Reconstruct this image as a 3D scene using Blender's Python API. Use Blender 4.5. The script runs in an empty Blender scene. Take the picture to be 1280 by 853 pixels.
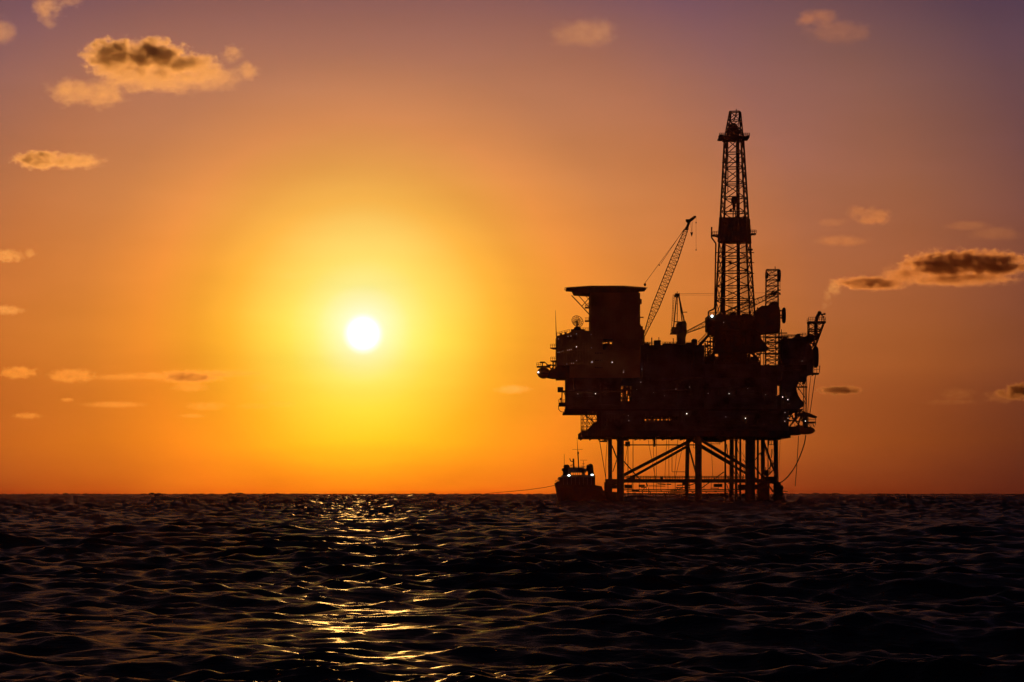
import bpy, bmesh, math, random
import numpy as np
from mathutils import Vector, Matrix
R = math.radians
F = 3630.0          # focal length in pixels of the 1280 px wide photograph (telephoto)
EYE = 617.6         # row of the eye level
H = 2.9             # eye height above the mean sea level, metres
Y0 = 980.0          # distance of the platform's near face
sc = bpy.context.scene
col = sc.collection

# ---------------------------------------------------------------- camera
cd = bpy.data.cameras.new('camera'); cam = bpy.data.objects.new('camera', cd); col.objects.link(cam)
cam.location = (0, 0, H); cam.rotation_euler = (R(90), 0, 0)
cd.sensor_width = 36; cd.lens = F / 1280 * 36; cd.shift_y = (EYE - 426.5) / 1280
cd.clip_start = 0.5; cd.clip_end = 200000
sc.camera = cam

# ---------------------------------------------------------------- sun direction
sun_dir = Vector(((454 - 640) / F, 1, (EYE - 418) / F)).normalized()
SUN_EL = math.asin(sun_dir.z)
SUN_AZ = math.atan2(sun_dir.x, sun_dir.y)

# ---------------------------------------------------------------- sky
w = bpy.data.worlds.new('World'); sc.world = w; w.use_nodes = True
nt = w.node_tree; N = nt.nodes; K = nt.links
for n in list(N): N.remove(n)
def node(tree, kind, **kw):
    n = tree.nodes.new(kind)
    for k, v in kw.items(): setattr(n, k, v)
    return n
def math_node(tree, op, a, b=None, c=None, clamp=False):
    n = tree.nodes.new('ShaderNodeMath'); n.operation = op; n.use_clamp = clamp
    for i, v in enumerate((a, b, c)):
        if v is None: continue
        if isinstance(v, (int, float)): n.inputs[i].default_value = v
        else: tree.links.new(v, n.inputs[i])
    return n.outputs[0]
def ramp(tree, fac, stops):
    n = tree.nodes.new('ShaderNodeValToRGB'); cr = n.color_ramp; cr.interpolation = 'LINEAR'
    tree.links.new(fac, n.inputs[0])
    cr.elements[0].position = stops[0][0]; cr.elements[0].color = (*stops[0][1:], 1)
    cr.elements[1].position = stops[-1][0]; cr.elements[1].color = (*stops[-1][1:], 1)
    for s in stops[1:-1]:
        e = cr.elements.new(s[0]); e.color = (*s[1:], 1)
    return n.outputs[0]
tc = node(nt, 'ShaderNodeTexCoord')
nrm = node(nt, 'ShaderNodeVectorMath', operation='NORMALIZE'); K.new(tc.outputs['Generated'], nrm.inputs[0])
sep = node(nt, 'ShaderNodeSeparateXYZ'); K.new(nrm.outputs[0], sep.inputs[0])
# angle from the sun, measured through the chord so that it stays exact for small angles
sb = node(nt, 'ShaderNodeVectorMath', operation='DISTANCE'); K.new(nrm.outputs[0], sb.inputs[0]); sb.inputs[1].default_value = sun_dir
ang = math_node(nt, 'MULTIPLY', math_node(nt, 'ARCSINE', math_node(nt, 'MULTIPLY', sb.outputs['Value'], 0.5)), 2 * 180 / math.pi)
elev = math_node(nt, 'MULTIPLY', math_node(nt, 'ARCSINE', sep.outputs['Z']), 180 / math.pi)
elev = math_node(nt, 'MAXIMUM', elev, 0.0)
# faint uneven veils of haze in the upper air
mp = node(nt, 'ShaderNodeMapping'); K.new(nrm.outputs[0], mp.inputs[0]); mp.inputs['Scale'].default_value = (14, 14, 60)
nz = node(nt, 'ShaderNodeTexNoise'); K.new(mp.outputs[0], nz.inputs[0]); nz.inputs['Scale'].default_value = 1.0; nz.inputs['Detail'].default_value = 5
wob = math_node(nt, 'MULTIPLY_ADD', nz.outputs['Fac'], 0.24, 0.88)
wob2 = math_node(nt, 'MULTIPLY_ADD', nz.outputs['Fac'], 0.6, -0.3)
KD = [(0.0, 0.9838, 1.0646, 1.0724), (0.6, 0.9831, 0.9459, 0.3651), (1.0, 0.9827, 0.8713, 0.1763), (1.5, 0.989, 0.7571, 0.0878), (2.0, 1.0073, 0.6257, 0.0581), (2.6, 1.0089, 0.4892, 0.0424), (3.3, 0.881, 0.3601, 0.0335), (4.2, 0.829, 0.2932, 0.0369), (5.5, 0.6192, 0.2139, 0.0363), (7.0, 0.537, 0.1713, 0.0341), (9.0, 0.3684, 0.1149, 0.0328), (11.0, 0.2985, 0.0879, 0.0262), (13.5, 0.1674, 0.0478, 0.0254)]
KE = [(0.0, 0.8243, 0.3573, 0.0905), (1.0, 1.0564, 0.9112, 0.3253), (2.0, 0.9557, 0.8639, 0.6217), (3.2, 1.0, 1.0, 1.0), (4.5, 1.0175, 1.0366, 1.6464), (6.0, 0.8989, 1.0099, 2.5776), (8.0, 0.6746, 0.8273, 3.7652), (9.8, 0.3777, 0.4975, 4.0198)]
KD += [(20, .10, .034, .026), (35, .05, .022, .02), (60, .04, .020, .020), (100, .035, .018, .022), (180, .06, .026, .03)]
KE += [(14, .15, .22, 1.2), (22, .12, .20, 1.0), (40, .10, .20, .9), (90, .1, .2, .9)]
KD = [(a, r * (1.05 if 4 < a < 12 else 1), g * (.95 if 2.4 < a < 8 else 1), b * (.72 if 2.4 < a < 8 else .9 if 8 <= a < 14 else 1)) for a, r, g, b in KD]
GE = 3.0
sky_d = ramp(nt, math_node(nt, 'SQRT', math_node(nt, 'DIVIDE', ang, 180)), [(math.sqrt(a / 180), r / 1.3, g / 1.3, b / 1.3) for a, r, g, b in KD])
ev2 = math_node(nt, 'MAXIMUM', math_node(nt, 'ADD', elev, wob2), 0.0)
sky_e = ramp(nt, math_node(nt, 'SQRT', math_node(nt, 'DIVIDE', ev2, 90)), [(math.sqrt(a / 90), r / GE, g / GE, b / GE) for a, r, g, b in KE])
mul = node(nt, 'ShaderNodeVectorMath', operation='MULTIPLY'); K.new(sky_d, mul.inputs[0]); K.new(sky_e, mul.inputs[1])
# the air thickens and reddens towards the horizon faster the farther it lies from the sun
U1 = [0.8926, 0.8874, 1.0378]
U2 = [1.026, 1.0629, 0.9799]
uu = math_node(nt, 'SUBTRACT', math_node(nt, 'MINIMUM', ang, 13.5), 4)
ua = math_node(nt, 'MULTIPLY', uu, math_node(nt, 'MULTIPLY_ADD', elev, -1 / 2.5, 1.0, clamp=True))
ub = math_node(nt, 'MULTIPLY', uu, math_node(nt, 'MULTIPLY_ADD', elev, 1 / 6, -.5, clamp=True))
cxyz = node(nt, 'ShaderNodeCombineXYZ')
for i in range(3): K.new(math_node(nt, 'MULTIPLY', math_node(nt, 'POWER', U1[i], ua), math_node(nt, 'POWER', U2[i], ub)), cxyz.inputs[i])
mul2 = node(nt, 'ShaderNodeVectorMath', operation='MULTIPLY'); K.new(mul.outputs[0], mul2.inputs[0]); K.new(cxyz.outputs[0], mul2.inputs[1])
scl = node(nt, 'ShaderNodeVectorMath', operation='SCALE'); K.new(mul2.outputs[0], scl.inputs[0]); K.new(math_node(nt, 'MULTIPLY', wob, 1.3 * GE), scl.inputs['Scale'])
# the sun's own disc
disc = node(nt, 'ShaderNodeMapRange', interpolation_type='SMOOTHSTEP'); K.new(ang, disc.inputs['Value'])
disc.inputs['From Min'].default_value = 0.45; disc.inputs['From Max'].default_value = 0.12
disc.inputs['To Min'].default_value = 0; disc.inputs['To Max'].default_value = 1
dc = node(nt, 'ShaderNodeVectorMath', operation='SCALE'); dc.inputs[0].default_value = (.3, .35, 1.0); K.new(disc.outputs[0], dc.inputs['Scale'])
add = node(nt, 'ShaderNodeVectorMath', operation='ADD'); K.new(scl.outputs[0], add.inputs[0]); K.new(dc.outputs[0], add.inputs[1])
bg = node(nt, 'ShaderNodeBackground'); K.new(add.outputs[0], bg.inputs[0]); bg.inputs[1].default_value = 1.0
# a little of the physical dusk sky on top, mostly for the air high above and behind the camera
st = node(nt, 'ShaderNodeTexSky', sky_type='NISHITA'); st.sun_disc = False
st.sun_elevation = SUN_EL; st.sun_rotation = SUN_AZ; st.dust_density = 4; st.air_density = 1.5
bg2 = node(nt, 'ShaderNodeBackground'); K.new(st.outputs[0], bg2.inputs[0]); bg2.inputs[1].default_value = 0.0005
ads = node(nt, 'ShaderNodeAddShader'); K.new(bg.outputs[0], ads.inputs[0]); K.new(bg2.outputs[0], ads.inputs[1])
wo = node(nt, 'ShaderNodeOutputWorld'); K.new(ads.outputs[0], wo.inputs[0])

# ---------------------------------------------------------------- sun lamp, exposure
ld = bpy.data.lights.new('sun', 'SUN'); lo = bpy.data.objects.new('sun', ld); col.objects.link(lo)
ld.energy = 2.0; ld.angle = R(0.53); ld.color = (1.0, 0.48, 0.11)
lo.rotation_euler = (-sun_dir).to_track_quat('-Z', 'Y').to_euler()
lo.location = (-200, 0, 200)
vs = sc.view_settings; vs.view_transform = 'Standard'; vs.look = 'None'; vs.exposure = 0; vs.gamma = 1; vs.use_curve_mapping = False
cy = sc.cycles; cy.volume_bounces = 3; cy.max_bounces = 6; cy.volume_max_steps = 256; cy.use_denoising = True
cy.sample_clamp_indirect = 4; cy.sample_clamp_direct = 4

# ---------------------------------------------------------------- materials
def principled(name, base, rough=.6, metal=0, vary=None, bump=None):
    m = bpy.data.materials.new(name); m.use_nodes = True; t = m.node_tree
    b = t.nodes['Principled BSDF']; b.inputs['Base Color'].default_value = (*base, 1)
    b.inputs['Roughness'].default_value = rough; b.inputs['Metallic'].default_value = metal
    b.inputs['Specular IOR Level'].default_value = 0
    if vary:
        c = node(t, 'ShaderNodeTexCoord'); n = node(t, 'ShaderNodeTexNoise'); t.links.new(c.outputs['Object'], n.inputs[0])
        n.inputs['Scale'].default_value = vary[0]; n.inputs['Detail'].default_value = 6
        r = ramp(t, n.outputs['Fac'], [(.35, *base), (.62, *vary[1]), (.7, *[x * .6 for x in vary[1]])])
        t.links.new(r, b.inputs['Base Color'])
    return m
M = dict(
    steel=principled('dark_painted_steel', (.07, .045, .04), .8, 0, (.35, (.12, .05, .03))),
    module=principled('weathered_module_cladding', (.16, .10, .08), .65, 0, (.2, (.10, .05, .035))),
    quarters=principled('glare_orange_cladding', (.42, .15, .06), .6, 0, (.15, (.32, .10, .04))),  # orange base colour imitates the sun's brown glare over the quarters
    yellow=principled('faded_yellow_paint', (.35, .2, .04), .5, 0, (.5, (.2, .1, .04))),
    jacket=principled('sea_stained_steel', (.06, .035, .03), .7, 0, (.6, (.03, .035, .025))),
    rope=principled('hemp_and_hose', (.03, .025, .02), .8),
    hull=principled('dark_hull_paint', (.05, .03, .03), .5, 0, (.5, (.07, .035, .02))),
    white=principled('weathered_white_paint', (.3, .25, .22), .5, 0, (.6, (.2, .12, .08))),
    orange=principled('lifeboat_orange', (.35, .09, .02), .4),
    mesh=principled('dish_mesh_metal', (.12, .07, .05), .5),
)
def emit(name, colr, s):
    m = bpy.data.materials.new(name); m.use_nodes = True; b = m.node_tree.nodes['Principled BSDF']
    b.inputs['Base Color'].default_value = (.5, .5, .5, 1)
    b.inputs['Emission Color'].default_value = (*colr, 1); b.inputs['Emission Strength'].default_value = s
    return m
M['lamp'] = emit('lit_lamp', (1, .85, .75), 2.2)
M['lampdim'] = emit('lit_lamp_dim', (.9, .62, .55), .8)
M['flood'] = emit('lit_floodlight', (.85, 1, .95), 3.5)
M['litwin'] = emit('lit_window', (1, .55, .35), .35)
glass = principled('dark_glass', (.02, .02, .025), .1); M['glass'] = glass

# ---------------------------------------------------------------- geometry helpers
def P(px, py, d=0.0):
    """the point of the photograph's pixel (px, py) that stands d metres behind the platform's near face"""
    s = (Y0 + d) / F
    return Vector(((px - 640) * s, Y0 + d, H + (EYE - py) * s))
def tag(o, label=None, cat=None, group=None, kind=None):
    for k, v in (('label', label), ('category', cat), ('group', group), ('kind', kind)):
        if v: o[k] = v
    return o
def origin_of(o):
    p = Vector((0, 0, 0))
    while o: p += o.location; o = o.parent
    return p
def empty(name, loc):
    o = bpy.data.objects.new(name, None); col.objects.link(o); o.location = loc; return o
class MB:
    def __init__(s): s.v = []; s.f = []
    def add(s, vs, fs):
        b = len(s.v); s.v += [tuple(v) for v in vs]; s.f += [tuple(b + i for i in f) for f in fs]; return s
    def wbox(s, x0, x1, y0, y1, z0, z1):
        return s.add([(x0, y0, z0), (x1, y0, z0), (x1, y1, z0), (x0, y1, z0), (x0, y0, z1), (x1, y0, z1), (x1, y1, z1), (x0, y1, z1)],
                     [(0, 3, 2, 1), (4, 5, 6, 7), (0, 1, 5, 4), (1, 2, 6, 5), (2, 3, 7, 6), (3, 0, 4, 7)])
    def box(s, px0, px1, py0, py1, d0=0, d1=10):
        a = P(px0, py1, d0); b = P(px1, py0, d0)
        return s.wbox(a.x, b.x, Y0 + d0, Y0 + d1, a.z, b.z)
    def prism(s, pts, d0=0, d1=10):
        """silhouette polygon (pixels) given its real thickness from d0 to d1"""
        a = [P(x, y, d0) for x, y in pts]; n = len(a)
        bk = [Vector((v.x, Y0 + d1, v.z)) for v in a]
        return s.add(a + bk, [tuple(range(n)), tuple(range(2 * n - 1, n - 1, -1))] + [(i, i + n, (i + 1) % n + n, (i + 1) % n) for i in range(n)])
    def tube(s, a, b, r, n=6, r2=None):
        a = Vector(a); b = Vector(b); r2 = r if r2 is None else r2
        t = (b - a)
        if t.length < 1e-6: return s
        t.normalize(); u = t.cross(Vector((0, 0, 1)) if abs(t.z) < .9 else Vector((1, 0, 0))).normalized(); w = t.cross(u)
        ring = lambda c, q: [c + (u * math.cos(2 * math.pi * i / n) + w * math.sin(2 * math.pi * i / n)) * q for i in range(n)]
        return s.add(ring(a, r) + ring(b, r2), [tuple(range(n)), tuple(range(2 * n - 1, n - 1, -1))] + [(i, i + n, (i + 1) % n + n, (i + 1) % n) for i in range(n)])
    def line(s, p, q, r=.12, d=0, n=5):
        da, db = d if isinstance(d, tuple) else (d, d)
        return s.tube(P(*p, da), P(*q, db), r, n)
    def path(s, pts, r=.1, d=0, n=5):
        for a, b in zip(pts, pts[1:]): s.line(a, b, r, d, n)
        return s
    def cpath(s, pts, r=.1, n=6):
        for a, b in zip(pts, pts[1:]): s.tube(a, b, r, n)
        return s
    def ball(s, c, r, sx=1, sy=1, sz=1, n=12, m=8):
        c = Vector(c); vs = []; fs = []
        for j in range(m + 1):
            for i in range(n):
                th = math.pi * j / m; ph = 2 * math.pi * i / n
                vs.append(c + Vector((r * sx * math.sin(th) * math.cos(ph), r * sy * math.sin(th) * math.sin(ph), r * sz * math.cos(th))))
        for j in range(m):
            for i in range(n): fs.append((j * n + i, (j + 1) * n + i, (j + 1) * n + (i + 1) % n, j * n + (i + 1) % n))
        return s.add(vs, fs)
    def rail(s, x0, x1, y, d=0, h=3.8, step=6, y1=None, r=.07):
        y1 = y if y1 is None else y1
        n = max(1, int(abs(x1 - x0) / step))
        for k in (h, h * .5): s.line((x0, y - k), (x1, y1 - k), r, d, 4)
        for i in range(n + 1):
            t = i / n; x = x0 + (x1 - x0) * t; yy = y + (y1 - y) * t
            s.line((x, yy), (x, yy - h), r, d, 4)
        return s
    def drail(s, px, y, d0, d1, h=1.05, r=.05, step=3):
        """a railing that runs away from the viewer"""
        p = P(px, y, d0); n = max(1, int((d1 - d0) / step))
        for k in (h, h * .5): s.tube(p + Vector((0, 0, k)), Vector((p.x, Y0 + d1, p.z + k)), r, 4)
        for i in range(n + 1):
            yy = Y0 + d0 + (d1 - d0) * i / n; s.tube((p.x, yy, p.z), (p.x, yy, p.z + h), r, 4)
        return s
    def truss(s, a0, a1, b0, b1, n, r=.12, rb=.07, cross=True):
        """lattice between the chords a0-a1 and b0-b1 (world points)"""
        s.tube(a0, a1, r, 5); s.tube(b0, b1, r, 5)
        for i in range(n + 1):
            t = i / n; p = a0.lerp(a1, t); q = b0.lerp(b1, t); s.tube(p, q, rb, 4)
            if i < n:
                t2 = (i + 1) / n; p2 = a0.lerp(a1, t2); q2 = b0.lerp(b1, t2)
                s.tube(p, q2, rb, 4)
                if cross: s.tube(q, p2, rb, 4)
        return s
    def tower(s, lo4, hi4, n, r=.2, rb=.1, cross=True, h=True):
        for i in range(4):
            s.tube(lo4[i], hi4[i], r, 6)
            j = (i + 1) % 4
            for k in range(n + 1):
                t = k / n; p = lo4[i].lerp(hi4[i], t); q = lo4[j].lerp(hi4[j], t)
                if h: s.tube(p, q, rb * 1.15, 4)
                if k < n:
                    t2 = (k + 1) / n; s.tube(p, lo4[j].lerp(hi4[j], t2), rb, 4)
                    if cross: s.tube(q, lo4[i].lerp(hi4[i], t2), rb, 4)
        return s
    def build(s, name, mat, parent=None, smooth=False):
        vs = np.array(s.v, dtype=float); c = (vs.min(0) + vs.max(0)) / 2
        me = bpy.data.meshes.new(name); me.from_pydata((vs - c).tolist(), [], s.f)
        bm = bmesh.new(); bm.from_mesh(me); bmesh.ops.recalc_face_normals(bm, faces=bm.faces); bm.to_mesh(me); bm.free()
        if smooth:
            for p in me.polygons: p.use_smooth = True
        me.materials.append(M[mat] if isinstance(mat, str) else mat)
        o = bpy.data.objects.new(name, me); col.objects.link(o)
        if parent is not None: o.parent = parent; o.location = Vector(c) - origin_of(parent)
        else: o.location = c
        return o

# ---------------------------------------------------------------- the sea
def build_sea():
    rng = np.random.default_rng(4)
    half = 12.5
    az = np.concatenate([np.linspace(-180, -40, 15)[:-1], np.linspace(-40, -half, 40)[:-1], np.linspace(-half, half, 560), np.linspace(half, 40, 40)[1:], np.linspace(40, 180, 15)[1:-1]])
    r = np.concatenate([np.geomspace(1.5, 38, 50)[:-1], np.geomspace(38, 700, 1150)[:-1], np.linspace(700, 3000, 1050)[:-1], np.linspace(3000, 7000, 560)])
    A, Rr = np.meshgrid(np.radians(az), r)
    dr = np.gradient(r)[:, None] * np.ones_like(A); da = np.gradient(np.radians(az))[None, :] * Rr
    cell = np.maximum(dr, da * .5)
    X = Rr * np.sin(A); Y = Rr * np.cos(A)
    x = X.copy(); y = Y.copy(); z = np.zeros_like(X)
    nw = 170
    lam = np.exp(math.log(.42) + rng.uniform(0, 1, nw) ** 1.35 * math.log(42 / .42)); lam.sort()
    crow = cell[:, len(az) // 2]
    # waves shaped for glitter: a slicker area near left gathers glints, rougher water beyond
    patch = 1 - .48 * np.exp(-((X + 5) / 10) ** 2 - ((Y - 57) / 15) ** 2) - .2 * np.exp(-((X - 2) / 30) ** 2 - ((Y - 75) / 12) ** 2)
    patch = patch * (1 + .22 * np.exp(-((Y - 190) / 90) ** 2)) * (1 + .14 * np.sin(X * .11 + Y * .021 + 1.3) * np.sin(Y * .043 - X * .03))
    for i, L in enumerate(lam):
        spread = 24 if L > 6 else 42
        th = R(rng.normal(-10, spread)); k = 2 * math.pi / L
        steep = .060 * (1.15 if L < 1.5 else 1.15 * (1.5 / L) ** .55)          # slope amplitude of the single wave
        a = steep / k; p0 = rng.uniform(0, 6.283, 3)
        n = int(np.searchsorted(crow, L / 2.5)); n = max(n, 2)
        if crow[n - 1] > L / 2.5 and n <= 2: continue
        Xs, Ys = X[:n], Y[:n]; s_, c_ = math.sin(th), math.cos(th)
        fade = np.clip((L / cell[:n] - 2.5) / 2.0, 0, 1)
        u = Xs * s_ - Ys * c_; v = Xs * c_ + Ys * s_
        # the wave trains come and go
        g = (0.6 + .6 * np.sin(k * .13 * v + p0[0]) * np.sin(k * .08 * u + p0[1])) * fade * a * patch[:n]
        ph = k * u + p0[2]
        z[:n] += g * np.cos(ph)
        q = .8 * g * np.sin(ph)
        x[:n] -= q * s_; y[:n] += q * c_
    # beyond the reach of single short waves the chop goes on as irregular facets
    lost = np.clip((cell / .35 - 1) / 3, 0, 1) * (Rr > 110)
    jit = rng.normal(0, 1, X.shape)
    ker = np.hanning(9)[1:-1]; ker /= np.sqrt((ker ** 2).sum())
    jit = np.apply_along_axis(lambda q: np.convolve(q, ker, 'same'), 1, jit)
    z += jit * cell * .15 * lost
    nr, nc = X.shape
    co = np.stack([x, y, z], -1).reshape(-1, 3)
    idx = np.arange(nr * nc).reshape(nr, nc)
    nxt = np.roll(idx, -1, axis=1)
    f = np.stack([idx[:-1], nxt[:-1], nxt[1:], idx[1:]], -1).reshape(-1, 4)
    f = f[:, ::-1]
    me = bpy.data.meshes.new('sea')
    me.vertices.add(len(co)); me.vertices.foreach_set('co', co.astype(np.float32).ravel())
    me.loops.add(f.size); me.loops.foreach_set('vertex_index', f.astype(np.int32).ravel())
    me.polygons.add(len(f)); me.polygons.foreach_set('loop_start', np.arange(0, f.size, 4, dtype=np.int32)); me.polygons.foreach_set('loop_total', np.full(len(f), 4, dtype=np.int32))
    me.polygons.foreach_set('use_smooth', np.ones(len(f), dtype=bool))
    me.update(calc_edges=True)
    m = bpy.data.materials.new('sea_water'); m.use_nodes = True; t = m.node_tree; b = t.nodes['Principled BSDF']
    b.inputs['Base Color'].default_value = (.0025, .0022, .004, 1); b.inputs['Roughness'].default_value = .12; b.inputs['IOR'].default_value = 1.33
    tcn = node(t, 'ShaderNodeTexCoord')
    def nz(scale, rot, det, sx=1):
        mm = node(t, 'ShaderNodeMapping'); t.links.new(tcn.outputs['Object'], mm.inputs[0]); mm.inputs['Scale'].default_value = (scale * sx, scale, scale); mm.inputs['Rotation'].default_value = (0, 0, R(rot))
        n = node(t, 'ShaderNodeTexNoise'); t.links.new(mm.outputs[0], n.inputs[0]); n.inputs['Scale'].default_value = 1; n.inputs['Detail'].default_value = det; n.inputs['Roughness'].default_value = .6
        return n.outputs['Fac']
    h = math_node(t, 'MULTIPLY', nz(1.1, 14, 4, .5), .085)
    h = math_node(t, 'MULTIPLY_ADD', nz(3.2, -20, 5, .6), .05, h)
    bp = node(t, 'ShaderNodeBump'); bp.inputs['Strength'].default_value = 1; bp.inputs['Distance'].default_value = 1
    t.links.new(h, bp.inputs['Height']); t.links.new(bp.outputs[0], b.inputs['Normal'])
    # sunlight and sky that enter the water are swallowed by it; a dark matte layer is mixed in to dim the reflected light
    df = node(t, 'ShaderNodeBsdfDiffuse'); df.inputs[0].default_value = (.022, .009, .014, 1)
    mx = node(t, 'ShaderNodeMixShader'); mx.inputs[0].default_value = .67; t.links.new(b.outputs[0], mx.inputs[1]); t.links.new(df.outputs[0], mx.inputs[2]); t.links.new(mx.outputs[0], t.nodes['Material Output'].inputs['Surface'])
    me.materials.append(m)
    o = bpy.data.objects.new('sea', me); col.objects.link(o)
    tag(o, 'dark choppy open sea with golden glints below the low sun', 'sea', None, 'structure')
    return o
sea = build_sea()

# ---------------------------------------------------------------- the oil platform
root = empty('oil_platform', (P(850, 600, 30).x, Y0 + 30, 0))
tag(root, 'huge offshore oil platform with tall derrick and cranes, dark against the sunset', 'oil platform')
rnd = random.Random(5)

# jacket: battered legs, twin braces, conductors, landing walkway
def leg(px_top, px_bot, wpx, d, name='jacket_leg', top=546, mat='jacket'):
    s = (Y0 + d) / F; a = P(px_top, top - 4, d); b = P(px_bot, 632, d); b.z = -6
    m = MB().tube(b, a, wpx * s / 2, 14)
    if wpx > 6:
        for t in (.16, .3, .93):
            c = b.lerp(a, t); e = b.lerp(a, t + .012); m.tube(c, e, wpx * s / 2 * 1.12, 14)
    return m.build(name, mat, root, False)
leg(775.5, 775.5, 9, 5); leg(873, 873, 8.6, 5); leg(938, 937.5, 12.6, 5); leg(969.6, 970.5, 5.6, 5)
leg(762.5, 762.8, 5.4, 55); leg(860, 857.5, 5.2, 55); leg(914.7, 914.2, 5.4, 55); leg(953.6, 953.6, 5.2, 55)
for x, wd, d in ((906.6, 2.4, 30), (920.2, 3.2, 24), (925.4, 2.6, 30), (947.3, 2.6, 30), (785, .9, 40), (960, 1.4, 36), (820.4, .6, 30), (791.3, .8, 22)):
    leg(x, x, wd, d, 'conductor_pipe')
def brace(p, q, wpx, d=5, name='brace'):
    return MB().line(p, q, wpx * (Y0 + 20) / F / 2, d, 10).build(name, 'jacket', root)
brace((778, 595), (869, 548), 4.2, 5); brace((778, 603.5), (861, 557), 3.6, 53)
brace((871, 547), (937, 587), 4.2, 5); brace((861, 548), (915, 580), 3.6, 53); brace((873, 557), (948, 601), 3.2, 30)
brace((861, 558), (870, 592), 2.2, 30); brace((765, 557), (775, 583), 1.8, 30); brace((766, 590), (774, 566), 1.2, 53)
brace((780, 577), (803, 603), 1.6, 50); brace((953, 548), (969, 592), 2.6, 5); brace((937, 575), (969, 618), 1.8, 5)
brace((953, 595), (968, 578), 1.4, 40); brace((938, 601), (969, 604), 2, 5); brace((938, 618), (970, 584), 1.5, 52)
brace((776, 556.4), (873, 556.4), 1.5, 8); brace((787, 549), (857, 549), .9, 14); brace((905, 590), (872, 614), 1.3, 40); brace((842, 614), (870, 604), 1.3, 44)
brace((777, 612.5), (938, 612.5), 1.4, 8); brace((777, 617.2), (938, 618), 1.6, 30); brace((780, 621), (970, 622), 1.6, 55); brace((762, 605), (776, 604), 3, 10)
# landing walkway with railings
m = MB()
m.box(757, 972, 599, 603.6, 6, 12); m.rail(780, 932, 599, 6.2, 3.6, 3)
for x in range(790, 932, 9): m.line((x, 603), (x, 613), .09, 8)
m.build('landing_walkway', 'jacket', root)
m = MB().box(760, 955, 599.6, 603, 50, 54); m.rail(780, 930, 599.5, 53.9, 3.4, 4); m.build('landing_walkway', 'jacket', root)
m = MB()
for x, y0, y1, x1 in ((788, 594.6, 599, 794), (826, 596, 599, 829), (854, 600, 606, 861), (799, 606, 609, 806), (893, 605, 609, 903), (781, 606, 611, 790)): MB().box(x, x1, y0, y1, 9, 13).build('equipment_box', 'jacket', root)
for k in range(36):
    x = 784 + k * 3.9 + rnd.uniform(-1, 1); y = 614.6 + rnd.uniform(-1.4, 2.6); m.box(x, x + rnd.uniform(.8, 2.6), y, y + rnd.uniform(.7, 1.8), 9, 12)
m.line((783, 614.6), (925, 614.6), .14, 10); m.build('lower_grating', 'jacket', root)
m = MB(); m.box(969, 976, 603, 631, 2, 9); m.box(973, 978.6, 607, 625, 3, 8)
for k in range(7): m.ball(P(972.5 + (k % 3) * 2.1, 605 + k * 2.7, 3), .75, n=8, m=6)
m.build('boat_bumper', 'rope', root)
m = MB(); m.box(948, 962, 604, 626, 20, 26); m.box(940, 952, 607, 612, 14, 24); m.box(958, 968, 596, 601, 8, 14); m.box(956, 961, 588, 595, 8, 12)
m.box(924, 948, 606, 611, 5, 12); m.build('conductor_guide_frame', 'jacket', root)
MB().box(756, 765, 603, 626, 44, 52).build('leg_guard', 'jacket', root); MB().box(766, 780, 606, 611, 6, 12).build('leg_guard', 'jacket', root); MB().box(757, 778, 615, 627, 10, 16).build('leg_guard', 'jacket', root)
m = MB()
m.line((840, 560), (840, 590), .1, 20).line((840, 590), (861, 590), .1, 20).line((861, 590), (861, 598), .1, 20).line((867, 550), (867, 560), .1, 20).line((867, 560), (876, 560), .1, 20)
m.build('small_bore_piping', 'jacket', root)
m = MB()
m.box(749.5, 759.5, 551, 552.6, 4, 9)
for x in (750, 754, 759): m.line((x, 545), (x, 552), .1, 4)
m.rail(749.5, 759.5, 551, 4, 3, 3); m.box(755, 758.5, 548, 551, 5, 8)
m.build('hanging_access_platform', 'jacket', root)
m = MB()
m.box(782, 787.5, 552, 558, 6, 10); m.box(779, 786, 545, 551, 8, 14); m.box(960.5, 966.5, 546, 556.5, 14, 20) if 0 else None
for x in (961, 964, 967): m.line((x, 546), (x, 556.5), .1, 14)
m.line((961, 556), (967, 556), .12, 14); m.line((961, 551), (967, 551), .1, 14)
m.box(817.2, 819.4, 545, 558.5, 8, 10); m.line((800, 545), (800, 551), .12, 9)
for k in range(30):
    x = 783 + k * 2.5; m.line((x, 545), (x, 548 + rnd.uniform(0, 1.5)), .09, 9)
m.line((783, 548), (857, 548), .1, 9)
m.box(884, 907, 545, 551.6, 8, 30); m.line((884, 555), (900, 555), .12, 9); m.line((900, 551), (900, 556), .12, 9); m.line((894, 553), (903, 553), .1, 9)
m.build('underdeck_piping', 'jacket', root)

for k in range(44):
    x = rnd.choice([rnd.uniform(781, 856), rnd.uniform(877, 930), rnd.uniform(940, 969)]); y = rnd.uniform(604, 622)
    if rnd.random() < .5: q_ = (x + rnd.uniform(4, 22), y + rnd.uniform(-1, 1))
    else: q_ = (x + rnd.uniform(-5, 5), y + rnd.uniform(4, 9))
    MB().line((x, y), q_, rnd.uniform(.08, .22), rnd.uniform(6, 50)).build('pipe', 'jacket', root)
for k in range(26):
    x = rnd.choice([rnd.uniform(906, 930), rnd.uniform(943, 966)]); y = rnd.uniform(548, 620)
    MB().line((x, y), (x + rnd.uniform(-8, 8), y + rnd.uniform(4, 22)), rnd.uniform(.08, .2), rnd.uniform(10, 40)).build('pipe', 'jacket', root)
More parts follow.
